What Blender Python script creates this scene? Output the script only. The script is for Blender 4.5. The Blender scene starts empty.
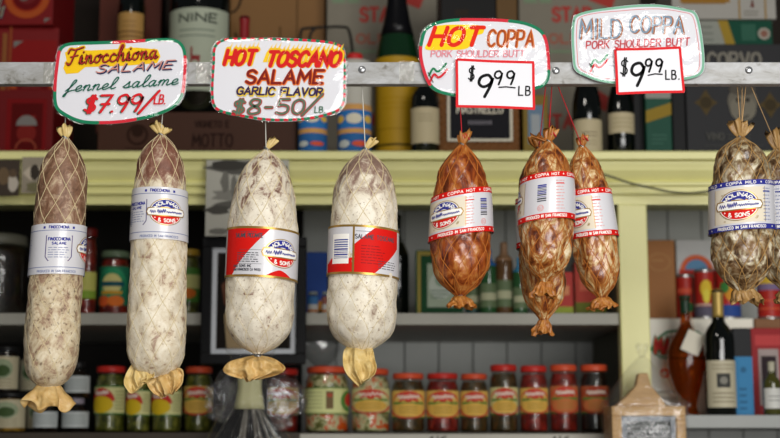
import bpy, math, random
from mathutils import Vector, Matrix, noise
random.seed(7)
PI = math.pi
SC = bpy.context.scene
COL = SC.collection

# ------------------------------------------------------------------ camera model
CAM = Vector((0, 0, 1.5))
PITCH = math.radians(9.0)
FPX = 1408.0
FWD = Vector((0, math.cos(PITCH), math.sin(PITCH)))
UP = Vector((0, -math.sin(PITCH), math.cos(PITCH)))
def P(px, py, Y):
    d = FWD + Vector(((px - 390) / FPX, 0, 0)) + UP * ((219 - py) / FPX)
    return CAM + d * (Y / d.y)
def Z(py, Y): return P(390, py, Y).z
def X(px, py, Y): return P(px, py, Y).x
def K(py, Y): return (P(390, py, Y) - CAM).dot(FWD) / FPX      # metres per pixel there

# ------------------------------------------------------------------ materials
def lin(c):
    if isinstance(c, str):
        c = c.lstrip('#'); c = [int(c[i:i + 2], 16) / 255 for i in (0, 2, 4)]
    return tuple(((v / 12.92) if v <= 0.04045 else ((v + 0.055) / 1.055) ** 2.4) for v in c) + (1.0,)
_M = {}
def nodes(name):
    m = bpy.data.materials.new(name); m.use_nodes = True
    nt = m.node_tree
    return m, nt, nt.nodes['Principled BSDF']
def mat(name, col, rough=0.5, var=0.12, scale=14.0, spec=0.18, bump=0.0, metal=0.0, coat=0.0):
    if name in _M: return _M[name]
    m, nt, b = nodes(name)
    tc = nt.nodes.new('ShaderNodeTexCoord')
    n = nt.nodes.new('ShaderNodeTexNoise'); n.inputs['Scale'].default_value = scale; n.inputs['Detail'].default_value = 4
    nt.links.new(tc.outputs['Object'], n.inputs['Vector'])
    mx = nt.nodes.new('ShaderNodeMixRGB')
    c = lin(col)
    mx.inputs[1].default_value = tuple(v * (1 - var) for v in c[:3]) + (1,)
    mx.inputs[2].default_value = tuple(min(1, v * (1 + var)) for v in c[:3]) + (1,)
    nt.links.new(n.outputs['Fac'], mx.inputs[0]); nt.links.new(mx.outputs[0], b.inputs['Base Color'])
    b.inputs['Roughness'].default_value = rough
    b.inputs['Specular IOR Level'].default_value = spec
    b.inputs['Metallic'].default_value = metal
    b.inputs['Coat Weight'].default_value = coat
    b.inputs['Coat Roughness'].default_value = 0.08
    if bump:
        bp = nt.nodes.new('ShaderNodeBump'); bp.inputs['Strength'].default_value = bump; bp.inputs['Distance'].default_value = 0.004
        n2 = nt.nodes.new('ShaderNodeTexNoise'); n2.inputs['Scale'].default_value = scale * 4; n2.inputs['Detail'].default_value = 5
        nt.links.new(tc.outputs['Object'], n2.inputs['Vector'])
        nt.links.new(n2.outputs['Fac'], bp.inputs['Height']); nt.links.new(bp.outputs[0], b.inputs['Normal'])
    _M[name] = m
    return m
def mottled(name, stops, scale=30.0, stretch=(1, 1, 1), rough=0.5, bump=0.3, detail=9, coat=0.0, spec=0.4, fade=None, dark=None, distort=0.6):
    """noise through a colour ramp; fade = (z0, z1, amount) shifts the ramp along the height (mould spreading over a skin)"""
    if name in _M: return _M[name]
    m, nt, b = nodes(name); L = nt.links.new
    tc = nt.nodes.new('ShaderNodeTexCoord'); mp = nt.nodes.new('ShaderNodeMapping')
    mp.inputs['Scale'].default_value = stretch; L(tc.outputs['Object'], mp.inputs['Vector'])
    n = nt.nodes.new('ShaderNodeTexNoise'); n.inputs['Scale'].default_value = scale; n.inputs['Detail'].default_value = detail
    n.inputs['Distortion'].default_value = distort; n.inputs['Roughness'].default_value = 0.68
    L(mp.outputs[0], n.inputs['Vector'])
    val = n.outputs['Fac']
    if fade:
        sp = nt.nodes.new('ShaderNodeSeparateXYZ'); L(tc.outputs['Object'], sp.inputs[0])
        mr = nt.nodes.new('ShaderNodeMapRange'); mr.interpolation_type = 'SMOOTHSTEP'
        mr.inputs['From Min'].default_value = fade[0]; mr.inputs['From Max'].default_value = fade[1]
        mr.inputs['To Min'].default_value = 0; mr.inputs['To Max'].default_value = fade[2]
        L(sp.outputs['Z'], mr.inputs['Value'])
        ad = nt.nodes.new('ShaderNodeMath'); ad.operation = 'ADD'; L(val, ad.inputs[0]); L(mr.outputs[0], ad.inputs[1]); val = ad.outputs[0]
    r = nt.nodes.new('ShaderNodeValToRGB'); L(val, r.inputs[0])
    el = r.color_ramp.elements
    for i, (p, c) in enumerate(stops):
        e = el[i] if i < 2 else el.new(p)
        e.position = p; e.color = lin(c)
    out = r.outputs[0]
    if dark:                                   # scattered specks
        n3 = nt.nodes.new('ShaderNodeTexNoise'); n3.inputs['Scale'].default_value = dark[1]; n3.inputs['Detail'].default_value = 3
        L(tc.outputs['Object'], n3.inputs['Vector'])
        r3 = nt.nodes.new('ShaderNodeValToRGB'); L(n3.outputs['Fac'], r3.inputs[0])
        r3.color_ramp.elements[0].position = dark[2]; r3.color_ramp.elements[0].color = (0, 0, 0, 1)
        r3.color_ramp.elements[1].position = dark[2] + 0.1; r3.color_ramp.elements[1].color = (dark[3],) * 3 + (1,)
        mx = nt.nodes.new('ShaderNodeMixRGB'); L(r3.outputs[0], mx.inputs[0]); L(out, mx.inputs[1]); mx.inputs[2].default_value = lin(dark[0]); out = mx.outputs[0]
    L(out, b.inputs['Base Color'])
    b.inputs['Roughness'].default_value = rough; b.inputs['Specular IOR Level'].default_value = spec
    b.inputs['Coat Weight'].default_value = coat; b.inputs['Coat Roughness'].default_value = 0.18
    bp = nt.nodes.new('ShaderNodeBump'); bp.inputs['Strength'].default_value = bump; bp.inputs['Distance'].default_value = 0.003
    L(n.outputs['Fac'], bp.inputs['Height']); L(bp.outputs[0], b.inputs['Normal'])
    _M[name] = m
    return m
def film(name, tint=(0.95, 0.95, 0.95), refl=0.07, rough=0.12, bump=0.0, scale=40.0, haze=0.0, edge=0.35):
    """clear glass or plastic: see-through with a gloss that grows at grazing angles"""
    if name in _M: return _M[name]
    m = bpy.data.materials.new(name); m.use_nodes = True; nt = m.node_tree; nt.nodes.clear(); L = nt.links.new
    o = nt.nodes.new('ShaderNodeOutputMaterial'); t = nt.nodes.new('ShaderNodeBsdfTransparent'); t.inputs[0].default_value = tuple(tint) + (1,)
    g = nt.nodes.new('ShaderNodeBsdfGlossy'); g.inputs['Roughness'].default_value = rough; g.inputs[0].default_value = (1, 1, 1, 1)
    lw = nt.nodes.new('ShaderNodeLayerWeight'); lw.inputs['Blend'].default_value = 0.3
    ml = nt.nodes.new('ShaderNodeMath'); ml.operation = 'MULTIPLY_ADD'; ml.inputs[1].default_value = edge; ml.inputs[2].default_value = refl
    L(lw.outputs['Facing'], ml.inputs[0])
    mx = nt.nodes.new('ShaderNodeMixShader'); L(ml.outputs[0], mx.inputs[0]); L(t.outputs[0], mx.inputs[1]); L(g.outputs[0], mx.inputs[2])
    out = mx.outputs[0]
    if haze:
        d = nt.nodes.new('ShaderNodeBsdfDiffuse'); d.inputs[0].default_value = (0.8, 0.8, 0.78, 1)
        m2 = nt.nodes.new('ShaderNodeMixShader'); m2.inputs[0].default_value = haze; L(out, m2.inputs[1]); L(d.outputs[0], m2.inputs[2]); out = m2.outputs[0]
    if bump:
        tc = nt.nodes.new('ShaderNodeTexCoord'); n = nt.nodes.new('ShaderNodeTexNoise'); n.inputs['Scale'].default_value = scale; n.inputs['Detail'].default_value = 3
        n.inputs['Distortion'].default_value = 1.0
        L(tc.outputs['Object'], n.inputs['Vector'])
        bp = nt.nodes.new('ShaderNodeBump'); bp.inputs['Strength'].default_value = bump; bp.inputs['Distance'].default_value = 0.01
        L(n.outputs['Fac'], bp.inputs['Height']); L(bp.outputs[0], g.inputs['Normal'])
    L(out, o.inputs[0])
    _M[name] = m
    return m

# ------------------------------------------------------------------ mesh builder
class MB:
    def __init__(s): s.v = []; s.f = []; s.mi = []
    def face(s, idx, m=0): s.f.append(tuple(idx)); s.mi.append(m)
    def grid(s, fn, nu, nv, m=0, wrap_u=False):
        b = len(s.v); cu = nu if wrap_u else nu + 1
        for j in range(nv + 1):
            for i in range(cu): s.v.append(Vector(fn(i / nu, j / nv)))
        for j in range(nv):
            for i in range(nu):
                i2 = (i + 1) % cu
                s.face((b + j * cu + i, b + j * cu + i2, b + (j + 1) * cu + i2, b + (j + 1) * cu + i), m)
    def box(s, x0, x1, y0, y1, z0, z1, m=0):
        b = len(s.v)
        for z in (z0, z1):
            for x, y in ((x0, y0), (x1, y0), (x1, y1), (x0, y1)): s.v.append(Vector((x, y, z)))
        for q in ((0, 3, 2, 1), (4, 5, 6, 7), (0, 1, 5, 4), (1, 2, 6, 5), (2, 3, 7, 6), (3, 0, 4, 7)): s.face([b + i for i in q], m)
    def lathe(s, prof, n=24, m=0, close=True, fn=None):
        """prof: (r, z) from bottom to top; fn(phi, r, z) may disturb the radius"""
        b = len(s.v)
        for r, z in prof:
            for i in range(n):
                a = 2 * PI * i / n; rr = fn(a, r, z) if fn else r
                s.v.append(Vector((rr * math.sin(a), -rr * math.cos(a), z)))
        for j in range(len(prof) - 1):
            for i in range(n):
                i2 = (i + 1) % n
                s.face((b + j * n + i, b + j * n + i2, b + (j + 1) * n + i2, b + (j + 1) * n + i), m)
        if close:
            s.face([b + i for i in range(n)][::-1], m)
            k = b + (len(prof) - 1) * n; s.face([k + i for i in range(n)], m)
    def tube(s, pts, r, n=6, m=0):
        pts = [Vector(p) for p in pts]; b = len(s.v); N = len(pts)
        for i, p in enumerate(pts):
            t = (pts[min(i + 1, N - 1)] - pts[max(i - 1, 0)]).normalized()
            a = t.cross(Vector((0, 1, 0)) if abs(t.y) < 0.9 else Vector((1, 0, 0))).normalized(); c = t.cross(a)
            rr = r(i / (N - 1)) if callable(r) else r
            for k in range(n):
                w = 2 * PI * k / n; s.v.append(p + a * (rr * math.cos(w)) + c * (rr * math.sin(w)))
        for i in range(N - 1):
            for k in range(n):
                k2 = (k + 1) % n
                s.face((b + i * n + k, b + i * n + k2, b + (i + 1) * n + k2, b + (i + 1) * n + k), m)
        s.face([b + k for k in range(n)][::-1], m); s.face([b + (N - 1) * n + k for k in range(n)], m)
    def lift(s, b, mp, at):
        """each stroke sits a hair above the one painted before it"""
        x, y = at; o = Vector(mp(x, y)); d = 1e-3
        n = (Vector(mp(x + d, y)) - o).cross(Vector(mp(x, y + d)) - o)
        if n.length < 1e-12: return
        s.k = (getattr(s, 'k', 0) + 1) % 9
        n = n.normalized() * (getattr(s, 'ns', 1) * 1.2e-5 * s.k)
        for i in range(b, len(s.v)): s.v[i] = s.v[i] + n
    def ribbon(s, pts, w, mp, m=0, joints=True):
        """flat brush stroke along 2-D points, laid on a surface through mp(x, y)"""
        h = w / 2; q = [pts[0]]
        for p in pts[1:]:
            if math.hypot(p[0] - q[-1][0], p[1] - q[-1][1]) > w * .02 + 1e-7: q.append(p)
        if len(q) < 2: return
        N = len(q); b = len(s.v); L_ = []; R_ = []
        dirs = [((q[i + 1][0] - q[i][0]), (q[i + 1][1] - q[i][1])) for i in range(N - 1)]
        dirs = [(x / math.hypot(x, y), y / math.hypot(x, y)) for x, y in dirs]
        for i in range(N):
            d0 = dirs[max(0, i - 1)]; d1 = dirs[min(N - 2, i)]
            nx, ny = -(d0[1] + d1[1]), d0[0] + d1[0]; l = math.hypot(nx, ny)
            if l < .25: nx, ny, l = -d1[1], d1[0], 1.0
            nx, ny = nx / l, ny / l; c = max(.6, nx * -d1[1] + ny * d1[0]); hh = h / c
            L_.append((q[i][0] + nx * hh, q[i][1] + ny * hh)); R_.append((q[i][0] - nx * hh, q[i][1] - ny * hh))
        for p, r in zip(L_, R_): s.v.append(Vector(mp(*p))); s.v.append(Vector(mp(*r)))
        for i in range(N - 1): s.face((b + 2 * i, b + 2 * i + 1, b + 2 * i + 3, b + 2 * i + 2), m)
        if joints and (N < 6 or math.hypot(q[0][0] - q[-1][0], q[0][1] - q[-1][1]) > w * .3):
            for e, i in ((0, -1), (N - 1, 1)):
                d = dirs[0] if e == 0 else dirs[-1]; c = len(s.v); x, y = q[e]
                for t in (-.5, -.25, 0, .25, .5):
                    ca, sa = math.cos(t * PI * .999), math.sin(t * PI * .999)
                    s.v.append(Vector(mp(x + h * i * (d[0] * ca - d[1] * sa), y + h * i * (d[1] * ca + d[0] * sa))))
                s.face(range(c, c + 5), m)
        s.lift(b, mp, q[0])
    def poly(s, pts, mp, m=0):
        b = len(s.v)
        for p in pts: s.v.append(Vector(mp(*p)))
        s.face(range(b, b + len(pts)), m)
        if len(pts[0]) == 2: s.lift(b, mp, (sum(p[0] for p in pts) / len(pts), sum(p[1] for p in pts) / len(pts)))
    def ellipse(s, cx, cy, a, b_, mp, m=0, r0=0.0, a0=0.0, a1=2 * PI, n=32, rings=5):
        def fn(u, v):
            t = a0 + (a1 - a0) * u; r = r0 + (1 - r0) * v
            return mp(cx + a * r * math.cos(t), cy + b_ * r * math.sin(t))
        s.grid(fn, n, rings, m)
    def build(s, name, mats, parent=None, smooth=False, bevel=0.0, solid=0.0, sub=0):
        me = bpy.data.meshes.new(name); me.from_pydata([tuple(v) for v in s.v], [], s.f)
        if not isinstance(mats, (list, tuple)): mats = [mats]
        for m in mats: me.materials.append(m)
        for p, i in zip(me.polygons, s.mi): p.material_index = i; p.use_smooth = smooth
        me.update()
        o = bpy.data.objects.new(name, me); COL.objects.link(o)
        if parent: o.parent = parent
        if bevel:
            b = o.modifiers.new('bevel', 'BEVEL'); b.width = bevel; b.segments = 2; b.limit_method = 'ANGLE'
        if solid:
            b = o.modifiers.new('solid', 'SOLIDIFY'); b.thickness = solid; b.offset = 0
        if sub:
            b = o.modifiers.new('sub', 'SUBSURF'); b.levels = sub; b.render_levels = sub
        return o
def tag(o, label=None, cat=None, group=None, kind=None):
    if label: o['label'] = label
    if cat: o['category'] = cat
    if group: o['group'] = group
    if kind: o['kind'] = kind
    return o
def empty(name, loc, label=None, cat=None, group=None, rotz=0.0):
    o = bpy.data.objects.new(name, None); COL.objects.link(o); o.location = loc; o.rotation_euler = (0, 0, rotz); o.empty_display_size = 0.05
    return tag(o, label, cat, group)
def interp(tab, x):
    if x <= tab[0][0]: return tab[0][1]
    for (x0, y0), (x1, y1) in zip(tab[:-1], tab[1:]):
        if x <= x1: return y0 + (y1 - y0) * (x - x0) / (x1 - x0)
    return tab[-1][1]
def catmull(pts, n=5):
    if len(pts) < 3: return pts
    q = [pts[0]] + list(pts) + [pts[-1]]; out = []
    for i in range(1, len(q) - 2):
        p0, p1, p2, p3 = q[i - 1], q[i], q[i + 1], q[i + 2]
        for k in range(n):
            t = k / n
            out.append(tuple(0.5 * (2 * b + (c - a) * t + (2 * a - 5 * b + 4 * c - d) * t * t + (3 * b - a - 3 * c + d) * t ** 3) for a, b, c, d in zip(p0, p1, p2, p3)))
    out.append(tuple(pts[-1])); return out

# ------------------------------------------------------------------ hand-lettering
# glyph: width, strokes; '~' first = smooth curve
G = {
 'A': (.6, [[(0, 0), (.3, 1), (.6, 0)], [(.12, .36), (.48, .36)]]),
 'B': (.55, [[(0, 0), (0, 1)], ['~', (0, 1), (.38, .96), (.44, .76), (.34, .56), (0, .53)], ['~', (0, .53), (.44, .48), (.53, .26), (.4, .03), (0, 0)]]),
 'C': (.55, [['~', (.55, .82), (.34, 1), (.1, .86), (0, .5), (.1, .12), (.34, 0), (.55, .16)]]),
 'D': (.58, [[(0, 0), (0, 1)], ['~', (0, 1), (.36, .93), (.56, .6), (.5, .22), (.28, .03), (0, 0)]]),
 'E': (.5, [[(.5, 1), (0, 1), (0, 0), (.5, 0)], [(0, .52), (.42, .52)]]),
 'F': (.5, [[(.5, 1), (0, 1), (0, 0)], [(0, .52), (.42, .52)]]),
 'G': (.58, [['~', (.55, .82), (.34, 1), (.1, .86), (0, .5), (.1, .12), (.34, 0), (.56, .14), (.57, .42)], [(.36, .44), (.58, .44)]]),
 'H': (.55, [[(0, 0), (0, 1)], [(.55, 0), (.55, 1)], [(0, .5), (.55, .5)]]),
 'I': (.06, [[(.03, 0), (.03, 1)]]),
 'K': (.55, [[(0, 0), (0, 1)], [(.52, 1), (0, .42)], [(.16, .58), (.55, 0)]]),
 'L': (.48, [[(0, 1), (0, 0), (.48, 0)]]),
 'M': (.7, [[(0, 0), (.06, 1), (.35, .3), (.64, 1), (.7, 0)]]),
 'N': (.56, [[(0, 0), (0, 1), (.56, 0), (.56, 1)]]),
 'O': (.6, [['~', (.3, 1), (.08, .85), (0, .5), (.08, .14), (.3, 0), (.52, .14), (.6, .5), (.52, .86), (.3, 1)]]),
 'P': (.52, [[(0, 0), (0, 1)], ['~', (0, 1), (.4, .97), (.52, .75), (.4, .5), (0, .46)]]),
 'R': (.55, [[(0, 0), (0, 1)], ['~', (0, 1), (.4, .97), (.5, .75), (.38, .52), (0, .48)], [(.22, .48), (.55, 0)]]),
 'S': (.5, [['~', (.48, .84), (.28, 1), (.05, .88), (.06, .62), (.3, .5), (.48, .34), (.44, .08), (.22, 0), (0, .14)]]),
 'T': (.56, [[(0, 1), (.56, 1)], [(.28, 1), (.28, 0)]]),
 'U': (.56, [['~', (0, 1), (0, .35), (.1, .06), (.28, 0), (.46, .06), (.56, .35), (.56, 1)]]),
 'V': (.56, [[(0, 1), (.28, 0), (.56, 1)]]),
 'W': (.8, [[(0, 1), (.2, 0), (.4, .8), (.6, 0), (.8, 1)]]),
 'Z': (.55, [[(0, 1), (.55, 1), (0, 0), (.55, 0)]]),
 '&': (.6, [['~', (.6, 0), (.12, .72), (.2, 1), (.38, .96), (.36, .72), (.04, .34), (.08, .04), (.34, 0), (.58, .4)]]),
 '7': (.52, [[(0, 1), (.52, 1), (.16, 0)], [(.12, .48), (.48, .48)]]),
 '9': (.5, [['~', (.46, .8), (.3, 1), (.06, .9), (.02, .62), (.2, .46), (.42, .6), (.48, .88), (.44, .5), (.3, 0)]]),
 '8': (.5, [['~', (.25, .52), (.03, .72), (.1, .96), (.28, 1), (.46, .9), (.42, .64), (.2, .5), (0, .26), (.08, .03), (.28, 0), (.5, .12), (.46, .38), (.25, .52)]]),
 '5': (.5, [[(.48, 1), (.06, 1), (.04, .56)], ['~', (.04, .56), (.26, .62), (.48, .48), (.48, .16), (.28, 0), (0, .08)]]),
 '0': (.52, [['~', (.26, 1), (.05, .82), (0, .5), (.06, .16), (.26, 0), (.46, .16), (.52, .5), (.46, .84), (.26, 1)]]),
 '1': (.2, [[(0, .8), (.14, 1), (.14, 0)]]), '3': (.45, [['~', (.02, .92), (.25, 1), (.42, .8), (.18, .55), (.45, .3), (.28, 0), (0, .08)]]),
 '4': (.5, [[(.36, 0), (.36, 1), (0, .32), (.5, .32)]]),
 '$': (.5, [['~', (.46, .8), (.28, .9), (.06, .8), (.08, .6), (.3, .5), (.46, .34), (.42, .14), (.22, .08), (.02, .18)], [(.2, -.02), (.22, 1.02)], [(.32, -.02), (.34, 1.02)]]),
 '/': (.4, [[(0, -.12), (.4, 1.15)]]), '.': (.1, [[(.03, 0), (.06, .03)]]), '-': (.4, [[(.05, .45), (.35, .45)]]), ' ': (.32, []),
 'i': (.28, [['~', (0, .08), (.1, .48), (.09, .1), (.17, 0), (.28, .1)], [(.14, .72), (.15, .75)]]),
 'n': (.44, [['~', (0, .3), (.08, .48), (.06, 0)], ['~', (.06, 0), (.1, .34), (.22, .5), (.29, .38), (.27, .06), (.34, 0), (.44, .1)]]),
 'm': (.64, [['~', (0, .3), (.08, .48), (.06, 0)], ['~', (.06, 0), (.1, .34), (.2, .5), (.27, .38), (.25, 0)], ['~', (.25, 0), (.3, .34), (.4, .5), (.47, .38), (.46, .06), (.54, 0), (.64, .1)]]),
 'o': (.4, [['~', (.24, .48), (.07, .4), (.02, .15), (.14, 0), (.28, .14), (.27, .4), (.2, .48), (.3, .4), (.4, .42)]]),
 'c': (.36, [['~', (.28, .4), (.17, .5), (.03, .3), (.06, .06), (.2, 0), (.36, .12)]]),
 'h': (.46, [['~', (0, .15), (.14, .6), (.22, .95), (.14, 1.02), (.08, .7), (.05, 0)], ['~', (.05, .03), (.12, .38), (.24, .5), (.3, .38), (.29, .06), (.37, 0), (.46, .1)]]),
 'a': (.44, [['~', (.29, .42), (.16, .5), (.02, .28), (.08, .01), (.2, .06), (.3, .46)], ['~', (.3, .46), (.28, .08), (.35, 0), (.44, .1)]]),
 'f': (.42, [['~', (0, .08), (.2, .5), (.32, .92), (.24, 1.02), (.17, .8), (.13, .3), (.08, -.34), (0, -.4), (.02, -.2), (.2, .04), (.42, .12)]]),
 'e': (.36, [['~', (0, .12), (.2, .22), (.27, .4), (.17, .5), (.04, .3), (.09, .03), (.22, 0), (.36, .12)]]),
 'l': (.32, [['~', (0, .12), (.18, .5), (.25, .92), (.16, 1.02), (.08, .7), (.09, .12), (.18, 0), (.32, .1)]]),
 's': (.4, [['~', (0, .1), (.14, .34), (.22, .54), (.24, .34), (.28, .12), (.16, 0), (.04, .08)], ['~', (.16, 0), (.28, .02), (.4, .12)]]),
 '1F': (.62, [['~', (0, .12), (.1, -.02), (.22, .1), (.32, .6), (.4, .95)], ['~', (0, .72), (.08, .98), (.3, .92), (.5, .97), (.72, 1.06)], [(.16, .48), (.5, .56)]]),
}
def layout(text, x0, x1, y, h, slant=0.0, gap=0.14, rise=0.0, up=-1, first=None):
    """strokes of a written line, fitted between x0 and x1; y = baseline, up=-1 when y grows downwards"""
    gs = [('1F' if (first and i == 0) else c) for i, c in enumerate(text)]
    tot = sum(G[g][0] + gap for g in gs) - gap; sx = (x1 - x0) / tot; out = []; cx = 0
    for g in gs:
        for st in G[g][1]:
            if st[0] == '~': pts = catmull(st[1:], 5)
            else:
                pts = []
                for a, b in zip(st[:-1], st[1:]):
                    for k in range(3): pts.append((a[0] + (b[0] - a[0]) * k / 3, a[1] + (b[1] - a[1]) * k / 3))
                pts.append(st[-1])
            out.append([(x0 + (cx + px) * sx + slant * py * h, y + up * py * h + rise * ((cx + px) * sx)) for px, py in pts])
        cx += G[g][0] + gap
    return out
def squiggle(x0, x1, y, h, n=7, up=1):
    return catmull([(x0 + (x1 - x0) * i / (2 * n), y + up * h * (0.5 + (0.5 if i % 2 else -0.5) * (0.5 + 0.5 * ((i * 37) % 5) / 4))) for i in range(2 * n + 1)], 3)

# ------------------------------------------------------------------ palette
def flat(c, rough=0.5): return mat('paint_' + c.strip('#'), c, rough, 0.06, 30, 0.06)
RED, GREEN, BLUE = '#c8202a', '#12734e', '#2b2f86'
white_card = mat('white_card', '#e9e9ee', 0.4, 0.03, 10)
clear_film = film('clear_sleeve', (0.97, 0.97, 0.97), 0.032, 0.07, 0.35, 24, 0.0, 0.12)
jar_glass = film('jar_glass', (0.9, 0.93, 0.9), 0.03, 0.03, edge=0.3)
cellophane = film('cellophane', (0.97, 0.97, 0.97), 0.022, 0.1, 0.8, 34, 0.01, 0.18)
cream_paint = mat('cream_yellow_paint', '#e0dc98', 0.38, 0.07, 7, 0.4, 0.08)
rail_metal = mottled('worn_rail', [(.28, '#56544c'), (.40, '#8b8a86'), (.6, '#a3a4a5'), (.75, '#b5b6b7')], 22, (1, 1, 2), 0.35, 0.15, spec=0.6, dark=('#4c4436', 60, 0.62, 0.7))
BACKY = 3.62
# ------------------------------------------------------------------ the setting: shelving built against a back wall
ZT = Z(150.5, 3.0)                    # top of the upper ledge
ZM = Z(313, 3.06)                     # middle shelf
ZL = Z(432.5, 3.05)                   # lower shelf
ZR = Z(415, 3.05)                     # shelf of the compartment on the right
ZC = Z(478, 2.92)                     # counter under the lower shelf
XA, XB = -1.35, 1.35
def struct(o): return tag(o, kind='structure')
wall_dark = mat('near_black_wood', '#15120f', 0.7, 0.3, 8)  # near-black panel beside and behind the grey boards
board_grey = mat('grey_boards', '#b4b6b2', 0.6, 0.08, 9)
dark_brown_wood = mat('dark_wall', '#231c17', 0.8, 0.3, 6)  # one dark brown for the whole back wall
m = MB(); m.box(-2.6, 2.6, BACKY + .03, BACKY + .08, 0, 3.4); struct(m.build('wall_back', dark_brown_wood))
m = MB(); m.box(-2.6, 2.6, -3.2, BACKY + .08, -.05, 0); struct(m.build('floor', mat('floor_boards', '#6d5a48', .6, .2, 5)))
m = MB(); m.box(XA, XB, 2.86, BACKY + .029, ZC - .04, ZC); m.box(XA, XB, 2.92, BACKY + .029, 0, ZC - .04); struct(m.build('trim_1', mat('counter_wood', '#4a3a2c', 0.5)))

unit = empty('shelving_unit', (0, 3.0, ZC), 'built-in wooden shelving unit with pale yellow painted cornice and post and grey boarded back', 'shelf')
def wb(mb, name, mt, **k):                      # world-space mesh parented under the unit
    for v in mb.v: v -= Vector((0, 3.0, ZC))
    return mb.build(name, mt, unit, **k)
def extrude_x(prof, x0, x1):
    m = MB(); n = len(prof)
    for x in (x0, x1):
        for y, z in prof: m.v.append(Vector((x, y, z)))
    for i in range(n): m.face((i, (i + 1) % n, n + (i + 1) % n, n + i))
    m.face(range(n)[::-1]); m.face(range(n, 2 * n)); return m
zc = lambda py, Y: Z(py, Y)
prof = [(BACKY, ZT), (3.004, ZT), (2.998, ZT - .004), (2.998, zc(159, 3.0)), (3.012, zc(160.5, 3.01)), (3.018, zc(161.5, 3.02)), (3.018, zc(164, 3.02)),
        (3.022, zc(170, 3.02)), (3.03, zc(176, 3.03)), (3.038, zc(181, 3.04)), (3.03, zc(182.5, 3.03)), (3.03, zc(185, 3.03)), (3.042, zc(186.5, 3.04)), (3.042, zc(191.5, 3.04)), (3.036, zc(192.5, 3.04)), (3.036, zc(194, 3.04)), (3.05, zc(195.5, 3.05)),
        (3.05, zc(204.5, 3.05)), (3.075, zc(204.5, 3.075)), (3.075, ZT - .03), (BACKY, ZT - .03)]
wb(extrude_x(prof, XA, XB), 'cornice', cream_paint)
px0, px1 = X(617.5, 200, 3.045), X(641, 200, 3.045)
zb = ZC
m = MB(); m.box(px0, px1 + .012, 3.045, 3.085, zb, zc(204.5, 3.05) - .0005); wb(m, 'post', cream_paint, bevel=.003)
m = MB(); m.box(px0 + .02, px0 + .045, 3.086, BACKY, zb, ZT - .031); wb(m, 'divider_panel', mat('divider_paint', '#6d6a55', 0.6), )
# boarded back: separate vertical boards
m = MB(); xs = X(303, 260, BACKY); w = .0875
x = xs
while x < px0 + .02: m.box(x + .001, min(x + w - .0015, px0 + .02), BACKY - .012, BACKY, zb, ZT - .031); x += w
x = px0 + .046
while x < XB: m.box(x + .001, x + w - .0015, BACKY - .012, BACKY, zb, ZT - .031); x += w
wb(m, 'back_board', board_grey, bevel=.002)
m = MB(); m.box(XA, xs, BACKY - .012, BACKY, zb, ZT - .031); m.box(xs - .004, XB, BACKY, BACKY + .012, zb, ZT - .031); wb(m, 'back_panel', wall_dark)
shelf_paint = mat('shelf_edge_paint', '#9d9b91', 0.45, 0.08, 12)
shelf_grey = mat('shelf_board_grey', '#9a9c99', 0.45, 0.08, 12)
m = MB(); m.box(XA, px0 + .019, 3.06, BACKY - .013, ZM - .026, ZM); wb(m, 'shelf_board', shelf_paint, bevel=.002)
m = MB(); m.box(XA, px0 + .019, 3.05, BACKY - .013, ZL - .03, ZL); wb(m, 'shelf_board', mat('lower_shelf_wood', '#3d362e', 0.5, .15), bevel=.002)
m = MB(); m.box(px0 + .046, XB, 3.05, BACKY - .013, ZR - .028, ZR); wb(m, 'shelf_board', shelf_grey, bevel=.002)
# price strip on the lower shelf edge
ps = MB(); ps.box(X(300, 436, 3.046), X(612, 436, 3.046), 3.046, 3.0495, ZL - .026, ZL - .003, 0)
kk = K(436, 3.045)
for tx in (430, 553):
    for st in layout('$ 3.45' if tx == 430 else '$ 5.45', X(tx, 436, 3.045), X(tx + 16, 436, 3.045), ZL - .022, .014, .1, up=1):
        ps.ribbon(st, .002, lambda a, b: (a, 3.0455, b), 1, False)
wb(ps, 'price_strip', [mat('strip_paper', '#a5a297', .5), flat('#20201e')])
ZT += .0006; ZM += .0006; ZL += .0006; ZR += .0006; ZC += .0006
# thin cable tacked across the cornice
m = MB(); m.tube([P(a, b, 2.99 + .0) for a, b in catmull([(596, 172), (612, 177), (630, 183), (652, 188), (672, 192), (692, 193), (716, 191), (760, 192), (800, 195)], 5)], .0028, 6)
tag(m.build('cable', mat('cable_grey', '#71704f', .5)), 'thin dull green cable drooping across the face of the yellow cornice', 'cable')

# ------------------------------------------------------------------ rail
YR = 2.2
rz0, rz1 = Z(84, 2.188), Z(62, 2.188)
m = MB(); m.box(XA, XB, 2.188, 2.206, rz0, rz1); m.box(XA, XB, 2.206, 2.226, rz1 - .004, rz1)
rail = tag(m.build('hanging_rail', rail_metal, bevel=.0012), 'long worn grey metal rail that carries the signs and the sausages', 'rail')
for sx_, sy_ in ((362, 69.5), (556, 70.5), (749, 70)):
    m = MB(); c = P(sx_, sy_, 2.187)
    m.lathe([(.0062, 0), (.006, .0012), (.004, .0026), (.001, .003)], 14)
    for v in m.v: v.xyz = (v.x + c.x, c.y - v.z + .0008, -v.y * 1.0 + c.z)
    m.build('screw', mat('screw_steel', '#a7a9ab', .3, metal=.8), rail, True)
def tape(px, py, w):
    m = MB(); c = P(px, py, 2.1865); k = K(py, 2.1865)
    m.grid(lambda u, v: (c.x + (u - .5) * w * k, 2.1868 - .0006 - .0015 * noise.noise((u * 5, v * 5, px)), c.z + (v - .5) * 21 * k), 14, 10)
    m.build('tape', film('tape_film', (.95, .94, .9), .10, .1, 1.0, 60, .08, .3), rail, True)
tape(50, 73, 13); tape(204, 73, 16); tape(407, 71, 15)

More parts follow.
